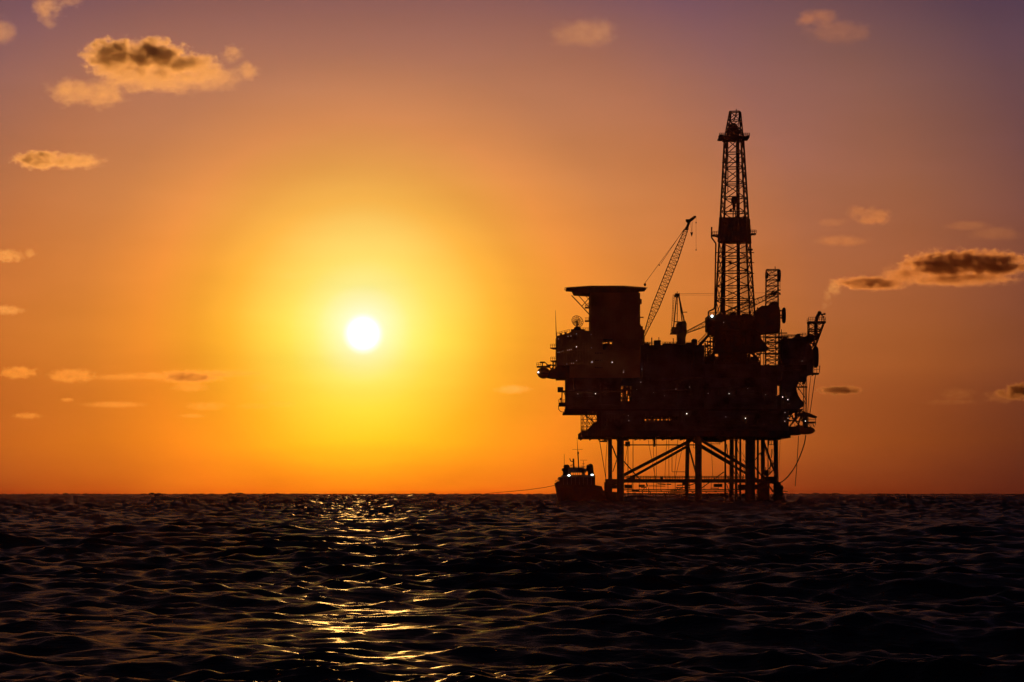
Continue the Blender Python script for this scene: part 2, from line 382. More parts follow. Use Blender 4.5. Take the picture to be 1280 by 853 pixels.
# greebles: pipes, boxes, ribs and rails on the face of a module, and clutter on its roof
def dress(m, x0, x1, y0, y1, d, n, seed, rails=True, top=True, ribs=True):
    q = random.Random(seed)
    if ribs:
        x = x0 + 1.5
        while x < x1 - 1: m.box(x, x + .5, y0 + 1, y1 - .5, d - .35, d + .02); x += q.uniform(4, 8)
    for _ in range(n):
        k = q.random()
        if k < .35:
            x = q.uniform(x0 + 1, x1 - 3); y = q.uniform(y0 + 1, y1 - 5); m.box(x, min(x1, x + q.uniform(1.5, 8)), y, min(y1, y + q.uniform(1.5, 5)), d - q.uniform(.6, 2.2), d + .05)
        elif k < .6:
            x = q.uniform(x0 + 1, x1 - 1); m.line((x, q.uniform(y0, (y0 + y1) / 2)), (x, q.uniform((y0 + y1) / 2, y1)), q.uniform(.12, .4), d - .6)
        elif k < .8:
            y = q.uniform(y0 + 1, y1 - 1); a = q.uniform(x0, (x0 + x1) / 2); m.line((a, y), (q.uniform((x0 + x1) / 2, x1), y), q.uniform(.12, .35), d - .7)
        else:
            y = q.uniform(y0 + 3, y1 - 1); a = q.uniform(x0, x1 - 10); b = min(x1, a + q.uniform(8, 22)); m.box(a, b, y, y + .6, d - 1.6, d + .05); m.rail(a, b, y, d - 1.6, 3.8, 3, r=.05)
    if top:
        x = x0 + .5
        while x < x1 - 1:
            k = q.random()
            if k < .2: m.line((x, y0 + .5), (x, y0 - q.uniform(1.5, 5)), q.uniform(.1, .25), d + q.uniform(1, 8))
            elif k < .38: m.box(x, min(x1, x + q.uniform(1, 4)), y0 - q.uniform(.5, 1.8), y0 + .2, d + 1, d + 6)
            x += q.uniform(1.5, 5)
        if rails: m.rail(x0, x1, y0, d + .2, 3.8, 3, r=.05)
    return m
def module(name, x0, x1, y0, y1, d0=0, d1=14, n=14, seed=1, mat='module', parent=root, **kw):
    m = MB().box(x0, x1, y0, y1, d0, d1); dress(m, x0, x1, y0, y1, d0, n, seed, **kw)
    return m.build(name, mat, parent)

# deck levels
m = MB().box(727.5, 988, 538.6, 545.4, 0, 60)
for x in range(730, 988, 12): m.box(x, x + 1.2, 544.9, 547, 1, 59)
m.box(957, 988.5, 544.8, 547.3, 2, 50); m.rail(727, 751, 538.6, 0, 3.8, 3)
m.build('cellar_deck', 'steel', root)
MB().box(706.8, 1003, 511.5, 513.6, 0.2, 58).build('main_deck', 'steel', root)
MB().box(752, 806, 513, 539, .5, 58).build('cellar_module', 'module', root)
MB().box(849, 986, 513, 539, .5, 58).build('cellar_module', 'module', root)
module('cellar_module_front', 752, 806, 513.8, 538.5, -.4, .45, 26, 4, top=False)
module('cellar_module_front', 849.5, 985, 513.8, 538.5, -.4, .45, 60, 5, top=False)
MB().box(806.2, 848.8, 513.7, 520.6, .4, 40).box(806.2, 848.8, 525.8, 538.5, .4, 14).build('process_skid', 'module', root)
m = MB()
for x in (808.5, 812.4, 815.5, 816.8, 821, 824.5, 826, 829, 832.2, 836, 839, 843.5, 846): m.line((x, 520), (x, 526.5), .2, 2)
for x in range(808, 848, 5): m.box(x + rnd.random() * 2, x + 3.2, 523.8 + rnd.random(), 526.4, 3, 6)
m.line((808, 522.8), (830, 522.8), .14, 2)
m.build('pipe_rack', 'steel', root)
# open truss at the lower left
m = MB()
for d in (0, 10):
    for x in (726.4, 728.6, 733.8, 740, 746.5, 751.5): m.line((x, 513), (x, 545 if x > 727 else 546.5), .15, d)
    for y in (514.5, 519, 524.5, 529, 533.5, 538): m.line((726.4, y), (752, y), .12, d)
    for x in (728.6, 733.8, 740, 746.5):
        for y in (514.5, 524.5): m.line((x, y), (x + 5.6, y + 10), .11, d); m.line((x + 5.6, y), (x, y + 10), .08, d)
m.prism([(745, 513), (752, 513), (752, 539), (733, 539), (741, 530), (747, 526)], 6, 12)
for k in range(14):
    x = 730 + k * 1.5; y = 517 + k * 1.3; m.box(x, x + 1.6, y, y + 1.2, 3, 8)
m.build('stair_truss', 'steel', root)
m = MB()
m.path([(698.2, 507), (698.2, 511.5), (700, 514), (703, 515.3), (727, 515.3)], .13, 0)
m.box(706, 727, 511.4, 512.4, -1, 8)
for x in (706, 711, 716, 721): m.line((x, 512), (x, 515.3), .09, -1)
m.build('escape_walkway', 'steel', root)
# small davit stage at the left edge
m = MB()
m.box(697.2, 704, 484, 490, -1, 4); m.box(703.5, 709, 488.3, 490.3, -1, 4); m.line((702.6, 490), (702.2, 504), .2, 0); m.box(698.5, 707, 503.2, 508, -1, 4)
m.ball(P(701.3, 499, 0), .45); m.rail(698, 707, 503.3, -1, 3.4, 3); m.line((704.6, 490), (707.5, 497), .12, 0)
m.build('davit_stage', 'steel', root)

# main blocks of the topsides (front faces at different depths, holes left open between them)
module('lower_module', 707, 776.5, 472.3, 511.5, 1, 14, 34, 11, top=False)
module('lower_module', 790.5, 880, 472.3, 511.5, .6, 12, 46, 12, top=False)
module('lower_module', 880.4, 971.6, 472.3, 511.5, 0, 30, 46, 13, top=False)
module('upper_module', 800.5, 880.6, 431.5, 472, 1.5, 16, 40, 14)
MB().box(880.8, 892, 455, 472, 2, 12).build('link_module', 'module', root)
MB().box(776.6, 790.4, 472.5, 482.5, 1.2, 9).build('link_module', 'module', root); MB().box(776.6, 790.4, 501.5, 511.4, 1.2, 9).build('link_module', 'module', root)
m = MB()
for k in range(26):
    x = rnd.uniform(776.5, 788); y = rnd.uniform(482.5, 500); 
    if rnd.random() < .5: m.box(x, x + rnd.uniform(.8, 3.4), y, y + rnd.uniform(1, 4), 2, 5)
    else: m.line((x, 482), (x + rnd.uniform(-2, 2), 502), rnd.uniform(.15, .4), rnd.uniform(2, 6))
for y in (484.4, 488, 493.5, 498): m.line((776, y), (791, y), .16, 2)
m.build('open_pipework', 'steel', root)
MB().box(735, 800, 470, 512, 16, 30).build('inner_bulkhead', 'module', root) if 0 else None
module('back_module', 712, 775, 430, 512, 30, 58, 4, 15, top=False)
module('back_module', 806, 948, 446, 512, 34, 58, 4, 16, top=False)
module('mid_module', 892.3, 951, 455.5, 472, 1, 30, 14, 17)
module('mid_module', 951.2, 1008.6, 456.5, 476.5, 1, 12, 18, 18, rails=False)
module('east_module', 978.3, 1008.4, 423, 456.4, 2, 13, 18, 19)
m = MB().prism([(1008, 430), (1012, 428), (1016.5, 440), (1017, 455), (1016.3, 468.2), (1009.5, 469.5), (1008, 476), (1006, 480)], 2.5, 12)
m.build('east_module_end', 'module', root)
# roof clutter on the main block
m = MB()
m.box(818, 826, 425.5, 432, 3, 8); m.line((814.7, 432), (814.7, 422.2), .2, 3); m.line((823.6, 426), (823.6, 421.8), .14, 4); m.line((841.6, 432), (841.6, 423), .14, 4)
m.rail(803, 815, 431.4, 2, 3, 3); m.rail(830, 846, 431, 2, 3, 4); m.box(829, 846, 429.6, 432, 3, 12); m.box(858, 865, 428.4, 432, 3, 12)
m.box(865.2, 871.6, 424.5, 432, 4, 9); m.box(866.4, 869.8, 423.6, 424.7, 4, 9); m.prism([(871, 433), (886, 417), (889.5, 417), (876, 433)], 4, 9); m.box(806, 812, 429, 432, 6, 9)
for k in range(9): m.line((873.6 + k * 1.5, 430.5 - k * 1.6), (873.6 + k * 1.5, 426.5 - k * 1.6), .08, 4)
m.line((872, 428), (886, 413.5), .1, 4)
m.build('roof_equipment', 'steel', root)

# drilling substructure
m = MB().box(893.5, 945, 411, 441.5, 4, 12)
dress(m, 893.5, 945, 412, 441, 4, 22, 21, top=False)
m.prism([(940, 412), (948, 412), (952, 424), (960, 434.5), (960, 438), (940, 441)], 4, 12)
m.box(900, 934, 441, 448.6, 5, 12)
for k in range(44): x = 893 + rnd.random() * 56; y = 441 + rnd.random() * 10; m.box(x, x + rnd.uniform(.6, 2.6), y, y + rnd.uniform(.8, 3), 6, 9)
for x, wd in ((893, 1.6), (899, 1.2), (903, .8), (909, 2.6), (918, 7), (931, 3), (937, 2.2), (943, 1), (886.5, 1.2)): m.box(x - wd / 2, x + wd / 2, 439, 457, 5, 9)
m.box(881, 951, 452.3, 456.5, 3, 14); m.box(884, 915, 446.8, 448.2, 4, 8)
for a, b in (((884, 441), (893, 451)), ((893, 441), (884, 451)), ((938, 441), (950, 452)), ((899, 456), (907, 444))): m.line(a, b, .22, 6)
m.build('drilling_substructure', 'steel', root)
m = MB()
for x in (881.6, 884.5, 888, 891.5): m.line((x, 456), (x, 421 + (890 - x) * .9), .22, 4)
for y in (421, 427, 433, 440, 446): m.line((881 if y > 427 else 886, y), (895, y), .2, 4)
m.line((881, 446), (895, 433), .14, 4); m.line((882, 433), (894, 446), .14, 4); m.line((886, 421), (895, 427), .14, 4)
for k in range(34):
    x = 880.6 + rnd.random() * 12; y = 426 + rnd.random() * 28; m.box(x, x + rnd.uniform(1, 3), y, y + rnd.uniform(.6, 2), 5, 8)
m.build('stair_tower', 'steel', root)
# drill floor, its wind screens and the winch houses
m = MB().box(885.2, 946.5, 394.5, 412.5, 0, 16)
dress(m, 885.5, 946, 396, 412, 0, 16, 23, rails=False)
m.rail(885.5, 950, 394.6, 0, 3.8, 3, r=.08); m.line((885.5, 412), (885.5, 389.5), .25, 0); m.box(899, 908, 391.5, 395, 3, 8); m.box(913, 922, 390.5, 395, 5, 9); m.box(928, 940, 392.5, 395, 4, 8)
m.prism([(885, 405), (883.4, 407), (883.4, 410), (886, 417), (894, 420), (894, 412)], 1, 8)
m.build('drill_floor', 'steel', root)
m = MB().prism([(944, 413), (944, 394), (945.5, 389), (947, 387), (949, 384.6), (952.5, 382.3), (958, 382.6), (962, 380.8), (970, 381), (974.3, 384), (975.6, 392), (975.6, 409), (974.8, 414.6), (960, 416), (950, 418)], 1, 12)
m.line((947, 391), (947, 384.5), .25, 1); m.line((969.5, 382), (969.5, 378), .3, 2); m.box(972.5, 981, 387.5, 389, 3, 6); m.box(974, 979, 396.6, 398, 3, 6); m.box(963, 973, 378.6, 382, 3, 8)
m.build('winch_house', 'steel', root)
def dish(px, py, rx, ry, d, name, face=1, mat='steel'):
    """a parabolic drum antenna that looks sideways: a shallow bowl with a rim and a back mount"""
    m = MB(); c = P(px, py, d); r = ry * (Y0 + d) / F; t = rx * 2 * (Y0 + d) / F; n = 24
    rings = [(-.5, .35), (-.35, .8), (-.1, 1), (.25, 1), (.42, .86), (.5, .3)]
    vs = []; fs = []
    for u, q in rings:
        for i in range(n):
            a = 2 * math.pi * i / n; vs.append(c + Vector((u * t * face, math.cos(a) * r * q, math.sin(a) * r * q)))
    for j in range(len(rings) - 1):
        for i in range(n): fs.append((j * n + i, j * n + (i + 1) % n, (j + 1) * n + (i + 1) % n, (j + 1) * n + i))
    fs += [tuple(range(n)), tuple(range((len(rings) - 1) * n, len(rings) * n))]
    m.add(vs, fs); m.tube(c, c - Vector((t * face * 1.4, 0, 0)), .25, 6)
    return m.build(name, mat, root)
dish(979.6, 394.5, 2.6, 10, 2, 'drum_antenna'); dish(1019, 446.5, 4.0, 13.5, 4, 'drum_antenna')

# derrick: a square lattice tower turned 32 degrees
DC = P(919, 391, 22); DD = 22; sD = (Y0 + DD) / F
def ring4(py, half, cx=919.0):
    c = P(cx, py, DD); rr = half * sD / math.cos(R(32))
    return [c + Vector((rr * math.cos(R(32 + 90 * i)), rr * math.sin(R(32 + 90 * i)), 0)) for i in range(4)]
lo = ring4(396, 26); mid = ring4(173, 12.4, 917.5); top = ring4(140, 7.2)
m = MB(); m.tower(lo, mid, 12, .36, .15)
m.tower(mid, top, 3, .26, .13)
for a, b in zip(top, top[1:] + top[:1]): m.tube(a, b, .2, 5)
m.line((920.4, 140), (920.4, 136.4), .14, DD)
m.line((921, 141), (917, 152), .2, DD); m.line((913, 140), (914, 155), .14, DD); m.line((924, 141), (923, 158), .14, DD)
derrick = m.build('derrick', 'steel', root)
m = MB(); m.ball(P(916.6, 160.5, DD), 1.0 * 1.25, 1.35, 1.2, 1.5); m.box(908.8, 925, 162.5, 167.4, DD - 2, DD + 2); m.box(911, 923, 158, 163, DD - 1.5, DD + 1.5); m.box(912, 922, 167.4, 172, DD - 1.5, DD - .6); m.box(921, 924.5, 165, 174, DD - 1, DD + 1)
m.build('crown_block', 'steel', derrick)
m = MB(); m.box(905, 930.5, 169.6, 174.3, DD - 4.2, DD + 4.2); m.box(899.2, 937, 170.4, 172, DD - 5, DD + 5); m.rail(899.4, 906, 170.4, DD - 5, 3.8, 2, r=.1); m.rail(930, 937, 170.4, DD - 5, 3.8, 2, r=.1)
m.prism([(899.4, 168), (899.4, 174.2), (905, 174.2), (905, 169)], DD - 3, DD + 3); m.prism([(930, 170), (937.2, 169), (934.5, 173), (930, 174.4)], DD - 3, DD + 3)
m.build('crown_platform', 'steel', derrick)
# wind wall: tapered screen round the racking board
a4 = [v for v in ring4(303.6, 22.4, 918.2)]; b4 = [v for v in ring4(273.2, 20.4, 918.4)]
m = MB().add(a4 + b4, [(0, 1, 5, 4), (1, 2, 6, 5), (2, 3, 7, 6), (3, 0, 4, 7)])
a5 = [v for v in ring4(303.6, 22.0, 918.2)]; b5 = [v for v in ring4(273.2, 20.0, 918.4)]
m.add(a5 + b5, [(0, 4, 5, 1), (1, 5, 6, 2), (2, 6, 7, 3), (3, 7, 4, 0)])
for i in range(4):
    for k in range(1, 8):
        t = k / 8; m.tube(a4[i].lerp(a4[(i + 1) % 4], t), b4[i].lerp(b4[(i + 1) % 4], t), .09, 4)
m.build('wind_wall', 'steel', derrick)
m = MB(); m.box(891, 898, 293, 295, DD - 2, DD + 2); m.rail(891, 898, 293.2, DD - 2, 3.8, 2, r=.08); m.box(938.5, 945.2, 291.5, 293.2, DD - 2, DD + 2); m.rail(938.5, 945.4, 291.6, DD - 2, 3.8, 2, r=.1); m.prism([(892, 295), (898, 295), (898, 297)], DD - 1, DD + 1); m.prism([(938.5, 293), (942, 293), (938.5, 295)], DD - 1, DD + 1)
m.build('racking_platform', 'steel', derrick)
m = MB(); m.prism([(914.3, 248), (916, 245.4), (919.6, 245.4), (921, 248), (920.6, 254), (918.6, 257.4), (916.6, 257.4), (914.8, 254)], DD - 1.2, DD + 1.2)
m.box(916, 919.4, 257, 263, DD - .6, DD + .6); m.box(912.6, 915, 261, 265, DD - .6, DD + .6); m.line((916.5, 263), (916.3, 273), .2, DD); m.line((919, 263), (919.5, 273), .2, DD)
m.build('travelling_block', 'steel', derrick)
m = MB(); m.line((921.6, 174), (923, 394), .56, DD); m.line((923.6, 174), (924.8, 394), .2, DD - 1); m.box(909.4, 910.4, 173, 240, DD, DD + .5)
for y in range(180, 392, 7): m.line((921.6, y), (924.4, y + 1.5), .1, DD)
m.build('guide_rails', 'steel', derrick)
m = MB(); m.line((904.6, 300), (903, 394), .62, DD - 2); m.line((906.4, 300), (905.6, 394), .25, DD - 2)
for k in range(9): m.line((926.5 + k * .9, 302), (927.2 + k * 1.1, 394), .05, DD + 2)
for k in range(6): m.line((911 + k * 1.1, 303), (910.6 + k * 1.1, 394), .05, DD + 3)
m.build('racked_drill_pipe', 'steel', derrick)
m = MB()
for y in (316, 328.5, 342, 357.5, 373.5): m.line((895.5, y), (942.5, y), .16, DD - 3.5)
m.box(932.5, 941, 311, 313, DD, DD + 2); m.box(931, 935, 336, 338, DD, DD + 2); m.box(912, 914.5, 326, 330, DD, DD + 1.5); m.box(929.5, 932.5, 246, 248.4, DD, DD + 1)
for y in (203.5, 232.5): m.line((902.6, y), (930.5, y), .16, DD - 3)
m.build('girt_frame', 'steel', derrick)
m = MB().path([(889.6, 284), (889.4, 297), (894.8, 304.6), (893.4, 384), (892.2, 386.6), (885.6, 389.6), (885.6, 396)], .26, DD - 8, 8)
m.build('standpipe', 'steel', derrick)

# accommodation block, tower and helideck
acc = MB()
acc.prism([(695.6, 473), (695.6, 420.2), (700, 419.2), (711, 416.4), (713.5, 414.4), (717, 412.6), (738.5, 413.6), (738.5, 473)], 2, 22)
acc.box(738.5, 753.5, 424, 473, 2, 22)
acc.box(753, 765.5, 424.5, 435, 2, 9) if 0 else None
acc.box(753.5, 754.2, 437, 473, 2, 22); acc.box(765.4, 801, 424, 437, 3, 8); acc.box(754, 801, 437.5, 473, 2.5, 20)
acc.rail(696, 712, 419.6, 2, 3.6, 3, 415.4, r=.06); acc.rail(726, 738, 413.2, 2.2, 3.2, 3, r=.06)
acc.box(700, 702.6, 416.8, 419.6, 4, 8); acc.box(706, 708.4, 415.4, 418.4, 4, 8); acc.line((696, 440), (738, 437.5), .1, 1.8); acc.box(695, 738, 455.6, 456.4, 1.2, 2.1); acc.box(695.2, 738, 429.4, 430.1, 1.4, 2.1)
for k in range(12): acc.line((697.5 + k * 3.4, 419), (697.5 + k * 3.4, 472), .07, 1.95)
accb = acc.build('accommodation_block', 'quarters', root)
# open gap pieces in the corner under the tower
m = MB(); m.line((754, 428.6), (766, 424.3), .16, 4); m.line((754, 431), (760, 430.4), .4, 4); m.box(759.5, 762.2, 425, 430, 4, 7); m.line((757.2, 424), (757.4, 437), .16, 4); m.line((754, 424.8), (766, 424.8), .3, 3)
m.prism([(754, 430.6), (759, 432.4), (762.4, 437.4), (754, 437.4)], 3, 8)
m.build('gap_pipework', 'steel', accb)
q = random.Random(3)
def window(x, y, w_=1.0, h_=.9, mt='litwin', d=1.9):
    MB().box(x, x + w_, y, y + h_, d, d + .15).build('window', mt, accb)
for k in range(9):
    x = 697 + k * 2.05
    if k in (4, 5): continue
    window(x, 440.2 - k * .45)
for x, y in ((697.6, 423.4), (709.5, 420.2), (713.2, 419.8), (708, 455), (714, 454), (716.4, 453.8), (705.6, 456.9)): window(x, y)
for row in range(3):
    for k in range(7):
        window(744 + k * 2.0, 441 + row * 9, 1.1, 1.2, 'glass', 1.85) if row < 3 and 744 + k * 2 < 752.5 else None
# balconies
for x0, x1, y, sup in ((687.6, 695.6, 434.6, True), (688, 695.6, 450.8, True)):
    m = MB(); m.prism([(x0, y), (x1, y), (x1, y + 1.7), (x1 - 4, y + 1.5)], 2, 8); m.rail(x0 + .3, x1, y, 2, 4.2, 2, r=.06)
    if y > 440: m.line((691.5, y), (691.5, 464), .25, 3); m.line((694, y), (694, 460), .12, 3); m.box(690, 695, 456, 457.2, 3, 7)
    m.build('balcony', 'steel', accb)
for y in (384.4, 401.2):
    m = MB(); m.box(731.4, 738, y - .7, y + .7, 10, 14); m.rail(731.6, 738, y - .6, 10, 3.4, 2, r=.05); m.build('balcony', 'steel', accb)
tw = MB(); tw.box(738.2, 800.2, 366, 424, 4, 26)
for k in range(16): tw.line((740 + k * 4, 368), (740 + k * 4, 424), .08, 3.95)
for y in (380, 395, 410): tw.box(738, 800.3, y, y + .6, 3.6, 4.05)
tw.box(800.2, 802.2, 374, 380, 6, 9); tw.box(800, 804.5, 396.2, 397, 6, 9); tw.prism([(800, 404), (803, 411), (805.5, 413), (804.6, 417), (802.3, 424), (802.3, 433), (800, 433)], 8, 14)
tw.line((754, 368), (754, 424), .3, 3.6); tw.box(770, 777, 396, 424, 3, 4.1)
twb = tw.build('accommodation_tower', 'quarters', root)
# helideck: an octagonal plate seen edge on, on raking struts
hc = P(757, 361.5, 16); sH = (Y0 + 16) / F
oct_ = [Vector((hc.x + 53.5 * sH * math.cos(R(22.5 + 45 * i)) / math.cos(R(22.5)) * .925, hc.y + 13.4 * math.sin(R(22.5 + 45 * i)) / math.cos(R(22.5)), 0)) for i in range(8)]
m = MB(); zt = hc.z
up = [v + Vector((0, 0, zt + .1)) for v in oct_]; dn = [v + Vector((0, 0, zt - .45)) for v in oct_]
m.add(up + dn, [tuple(range(8)), tuple(range(15, 7, -1))] + [(i, i + 8, (i + 1) % 8 + 8, (i + 1) % 8) for i in range(8)])
# girder pan under the plate, tapering to the rim
c2 = Vector((hc.x, hc.y, 0)); a_ = [c2 + (v - c2) * .86 + Vector((0, 0, zt - .4)) for v in oct_]; b_ = [c2 + (v - c2) * .80 + Vector((0, 0, zt - 2.0)) for v in oct_]
m.add(a_ + b_, [tuple(range(8)), tuple(range(15, 7, -1))] + [(i, i + 8, (i + 1) % 8 + 8, (i + 1) % 8) for i in range(8)])
heli = m.build('helideck', 'steel', root)
m = MB()
for d in (8, 20):
    m.line((714.5, 369.5), (738.4, 395), .18, d); m.line((723, 369.5), (738, 386), .13, d); m.line((731.5, 369.5), (738, 376.6), .11, d)
    m.line((738, 371), (727.6, 382.6), .13, d); m.line((738, 377), (731, 383), .1, d)
for x in (715, 731): m.tube(P(x, 370, 8), P(x, 370, 20), .12, 4)
m.build('strut_frame', 'steel', heli)
# safety net round the helideck rim
m = MB()
for i in range(8):
    a = c2 + (oct_[i] - c2) * 1.035 + Vector((0, 0, zt + .12)); b = c2 + (oct_[(i + 1) % 8] - c2) * 1.035 + Vector((0, 0, zt + .12)); m.tube(a, b, .05, 4)
    for k in range(4):
        t = k / 4; m.tube(oct_[i].lerp(oct_[(i + 1) % 8], t) + Vector((0, 0, zt - .1)), a.lerp(b, t), .04, 4)
m.build('safety_net', 'steel', heli)
# big mesh dish on the roof of the accommodation block
c = P(721.4, 402.4, 8); rr = 7.6 * (Y0 + 8) / F
ax = Vector((.35, -.85, .38)).normalized(); u = ax.cross(Vector((0, 0, 1))).normalized(); v_ = ax.cross(u)
m = MB()
def bowl(rad, a): return c + (u * math.cos(a) + v_ * math.sin(a)) * rad * rr + ax * (rad * rad * .32 * rr - .3)
for rad in (.25, .5, .75, 1.0):
    for i in range(24): m.tube(bowl(rad, i * math.pi / 12), bowl(rad, (i + 1) * math.pi / 12), .11 if rad == 1 else .07, 4)
for i in range(16):
    for ra, rb_ in ((.05, .35), (.35, .7), (.7, 1.0)): m.tube(bowl(ra, i * math.pi / 8), bowl(rb_, i * math.pi / 8), .07, 4)
for i in range(3): m.tube(bowl(1, i * 2.094 + .4), c + ax * 1.7, .06, 4)
m.ball(c + ax * 1.7, .22)
m.build('mesh_dish', 'mesh', root)
m = MB(); m.prism([(716.5, 413), (718, 409), (725.5, 409), (727.5, 413)], 6, 10); m.line((721.4, 403), (721.8, 411), .3, 8.4); m.line((717, 412), (724, 405), .14, 8); m.box(714, 731, 411.6, 413.2, 5, 11)
m.build('dish_mount', 'steel', root)
m = MB(); m.tube(P(695.4, 421, 3), P(694.3, 388, 3), .16, 5, .05); m.build('whip_antenna', 'steel', root)

# left boom that carries the survival capsule
m = MB().prism([(687, 463), (690.5, 459), (693, 461), (697, 457), (712, 457), (712, 472.6), (691, 473.2), (684, 472)], 0, 7)
m.box(671, 688, 457.6, 459.2, 1, 6); m.box(675, 681, 452.2, 453.6, 1, 5); m.line((678, 453), (678, 458), .2, 3); m.rail(670.8, 676, 457.8, 1, 4, 2, r=.06); m.line((681, 453), (687, 458.6), .16, 3)
m.line((684, 456), (689.5, 462), .22, 3); m.line((688, 455.5), (693, 459), .16, 3); m.box(683, 689, 455.8, 457.5, 2, 5)
m.build('capsule_gantry', 'steel', root)

# cranes
def crane_boom(m, a, b, wa, wb, wm, n, r=.16, depth=2.0):
    """a four-chord lattice boom between two world points; widths in metres at foot, tip, middle"""
    t = (b - a).normalized(); side = Vector((0, 1, 0)); upv = t.cross(side).normalized()
    def sec(k):
        q = k / n; wd = wa + (wm - wa) * min(1, q / .28) if q < .72 else wb + (wm - wb) * (1 - q) / .28
        dp = depth * (wd / wm); c0 = a.lerp(b, q); return [c0 + upv * wd * s1 / 2 + side * dp * s2 / 2 for s1, s2 in ((-1, -1), (-1, 1), (1, 1), (1, -1))]
    S = [sec(k) for k in range(n + 1)]
    for k in range(n):
        for i in range(4):
            m.tube(S[k][i], S[k + 1][i], r, 5); j = (i + 1) % 4
            m.tube(S[k][i], S[k][j], .055, 4); m.tube(S[k][i] if k % 2 else S[k][j], S[k + 1][j] if k % 2 else S[k + 1][i], .06, 4)
cr = MB(); cr.tube(P(800.6, 436, 20), P(800.6, 420, 20), 1.5, 14); cr.box(796, 803.6, 408, 420, 17, 23); cr.prism([(801, 412), (806, 414), (804.6, 423), (801, 424)], 18, 22)
crane = cr.build('crane', 'yellow', root)
m = MB(); a = P(804.2, 422, 20); b = P(858.8, 285, 20)
crane_boom(m, a, b, .5, 1.0, 2.5, 30, .14)
m.prism([(856, 287.4), (859.5, 278.6), (857.4, 276.6), (857.4, 274.2), (861.5, 274.2), (867.6, 270), (870, 270), (870.4, 271.6), (866, 275.6), (863, 277.8), (859.8, 287.6)], 19.2, 20.8)
m.build('boom', 'yellow', crane)
m = MB(); m.line((857, 285), (806.2, 354), .07, 20); m.line((855.4, 286.2), (826, 330), .07, 20.5); m.ball(P(824.2, 331.6, 20), .25); m.line((806.2, 354), (803.5, 365), .05, 20) if 0 else None
m.ball(P(806.2, 356, 20), .42, sz=1.3); m.build('pendant_line', 'rope', crane)
m = MB(); m.line((863.4, 278), (864.4, 290), .05, 20); m.line((865.4, 277), (865, 290), .05, 20); m.prism([(863, 290.4), (866.2, 290.4), (865.8, 293), (864.8, 296), (864, 294)], 19.7, 20.3); m.line((870, 271.6), (870.2, 312), .035, 20); m.ball(P(870.2, 312.6, 20), .22); m.box(869.6, 870.8, 277.6, 279.2, 19.8, 20.2)
m.build('hook_block', 'rope', crane)
cr = MB(); cr.tube(P(851.5, 434, 9), P(851.5, 417, 9), 1.5, 16); cr.prism([(846, 404.5), (848, 402.4), (857, 401.4), (858.4, 405), (858.6, 417), (856.4, 424), (856.4, 431), (847, 431), (847, 418), (845.6, 416)], 6, 12)
cr.box(838.4, 847, 415.8, 417.6, 6, 11); cr.box(840, 845.6, 409, 416, 8, 10); cr.rail(838.6, 846, 415.8, 6, 3.6, 2, r=.08)
crane = cr.build('crane', 'yellow', root)
m = MB()
for d in (7, 11):
    m.line((846, 367.5), (841.4, 416), .22, d); m.line((848, 367.5), (857.2, 411), .26, d); m.line((847, 368), (846.4, 404), .12, d); m.line((849, 372), (852.8, 403), .2, d)
    m.line((841.9, 402.4), (856, 402.4), .16, d)
for y in (367.8, 380, 392, 402): m.tube(P(846, y, 7), P(846, y, 11), .16, 5)
m.box(844, 849.8, 366.8, 371, 7, 11); m.line((846.6, 367), (846.6, 364.6), .12, 9); m.line((841.4, 368), (839, 416), .08, 7); m.line((843, 368.5), (841, 402), .08, 7); m.line((853.4, 390.4), (859, 390.4), .14, 8)
for k in range(15): y = 370 + k * 3.1; m.line((841.4 - (y - 368) * .05, y), (843 - (y - 368) * .05, y), .06, 7)
m.build('gantry', 'yellow', crane)
m = MB(); crane_boom(m, P(858.2, 415.5, 9), P(971, 366, 42), .6, .9, 2.0, 24, .17, 1.6)
m.prism([(964, 370), (964, 366), (966, 363), (968, 364.6), (975.6, 366), (976, 368.6), (971, 367.6)], 41, 43)
m.build('boom', 'yellow', crane)
m = MB(); m.line((847, 367.4), (957, 366.2), .045, (9, 42)); m.line((847, 369), (900, 369.2), .035, (9, 42)); m.build('pendant_line', 'rope', crane)

# communications tower with its drum antennas, scaffold tower below it
def rect4(x0, x1, y, d0, d1): return [P(x0, y, d0), P(x1, y, d0), P(x1 + 0, y, d0) + Vector((0, d1 - d0, 0)), P(x0, y, d0) + Vector((0, d1 - d0, 0))]
m = MB(); m.tower(rect4(957.8, 973.4, 384, 16, 20), rect4(958.4, 973, 337, 16, 20), 7, .13, .08)
for y in (337, 350, 357.4): m.line((957.6, y), (974, y), .16, 15.8)
m.line((969, 337), (968.9, 333.2), .14, 17); m.box(956.8, 960, 340, 349.4, 16, 18) if 0 else None; m.rail(958, 973, 340, 16, 3, 3); m.line((957, 341), (957, 348), .2, 16); m.box(971, 976, 351, 352, 16, 18); m.line((975, 344), (975, 361), .1, 17)
m.box(973, 976, 362, 363.2, 16, 18); m.prism([(964.6, 379), (966, 377), (970, 377), (972, 380)], 16, 19)
comm = m.build('communications_tower', 'steel', root)
dish(973.8, 344.2, 2.3, 7.2, 15, 'drum_antenna'); dish(959.3, 344.5, 1.3, 4, 15, 'drum_antenna', -1, 'mesh')
m = MB(); m.tower(rect4(957.6, 974, 457, 6, 10), rect4(957.4, 974.6, 414, 6, 10), 6, .16, .1)
for x in (950.6, 954.4, 969.6, 976.8): m.line((x, 457), (x, 412), .15, 6)
for y in (418, 422.4, 426.6, 430.4, 434, 438, 441.8, 445.6): m.line((957, y), (972, y), .13, 6)
for y in (416.6, 421.4, 428.4, 442.2): m.line((945, y), (984, y), .2, 5.5)
m.box(974, 984, 421.2, 423, 4, 9); m.box(974, 984, 427.4, 428.8, 4, 9); m.line((951, 443), (957, 430), .13, 6); m.line((951, 430), (957, 443), .13, 6)
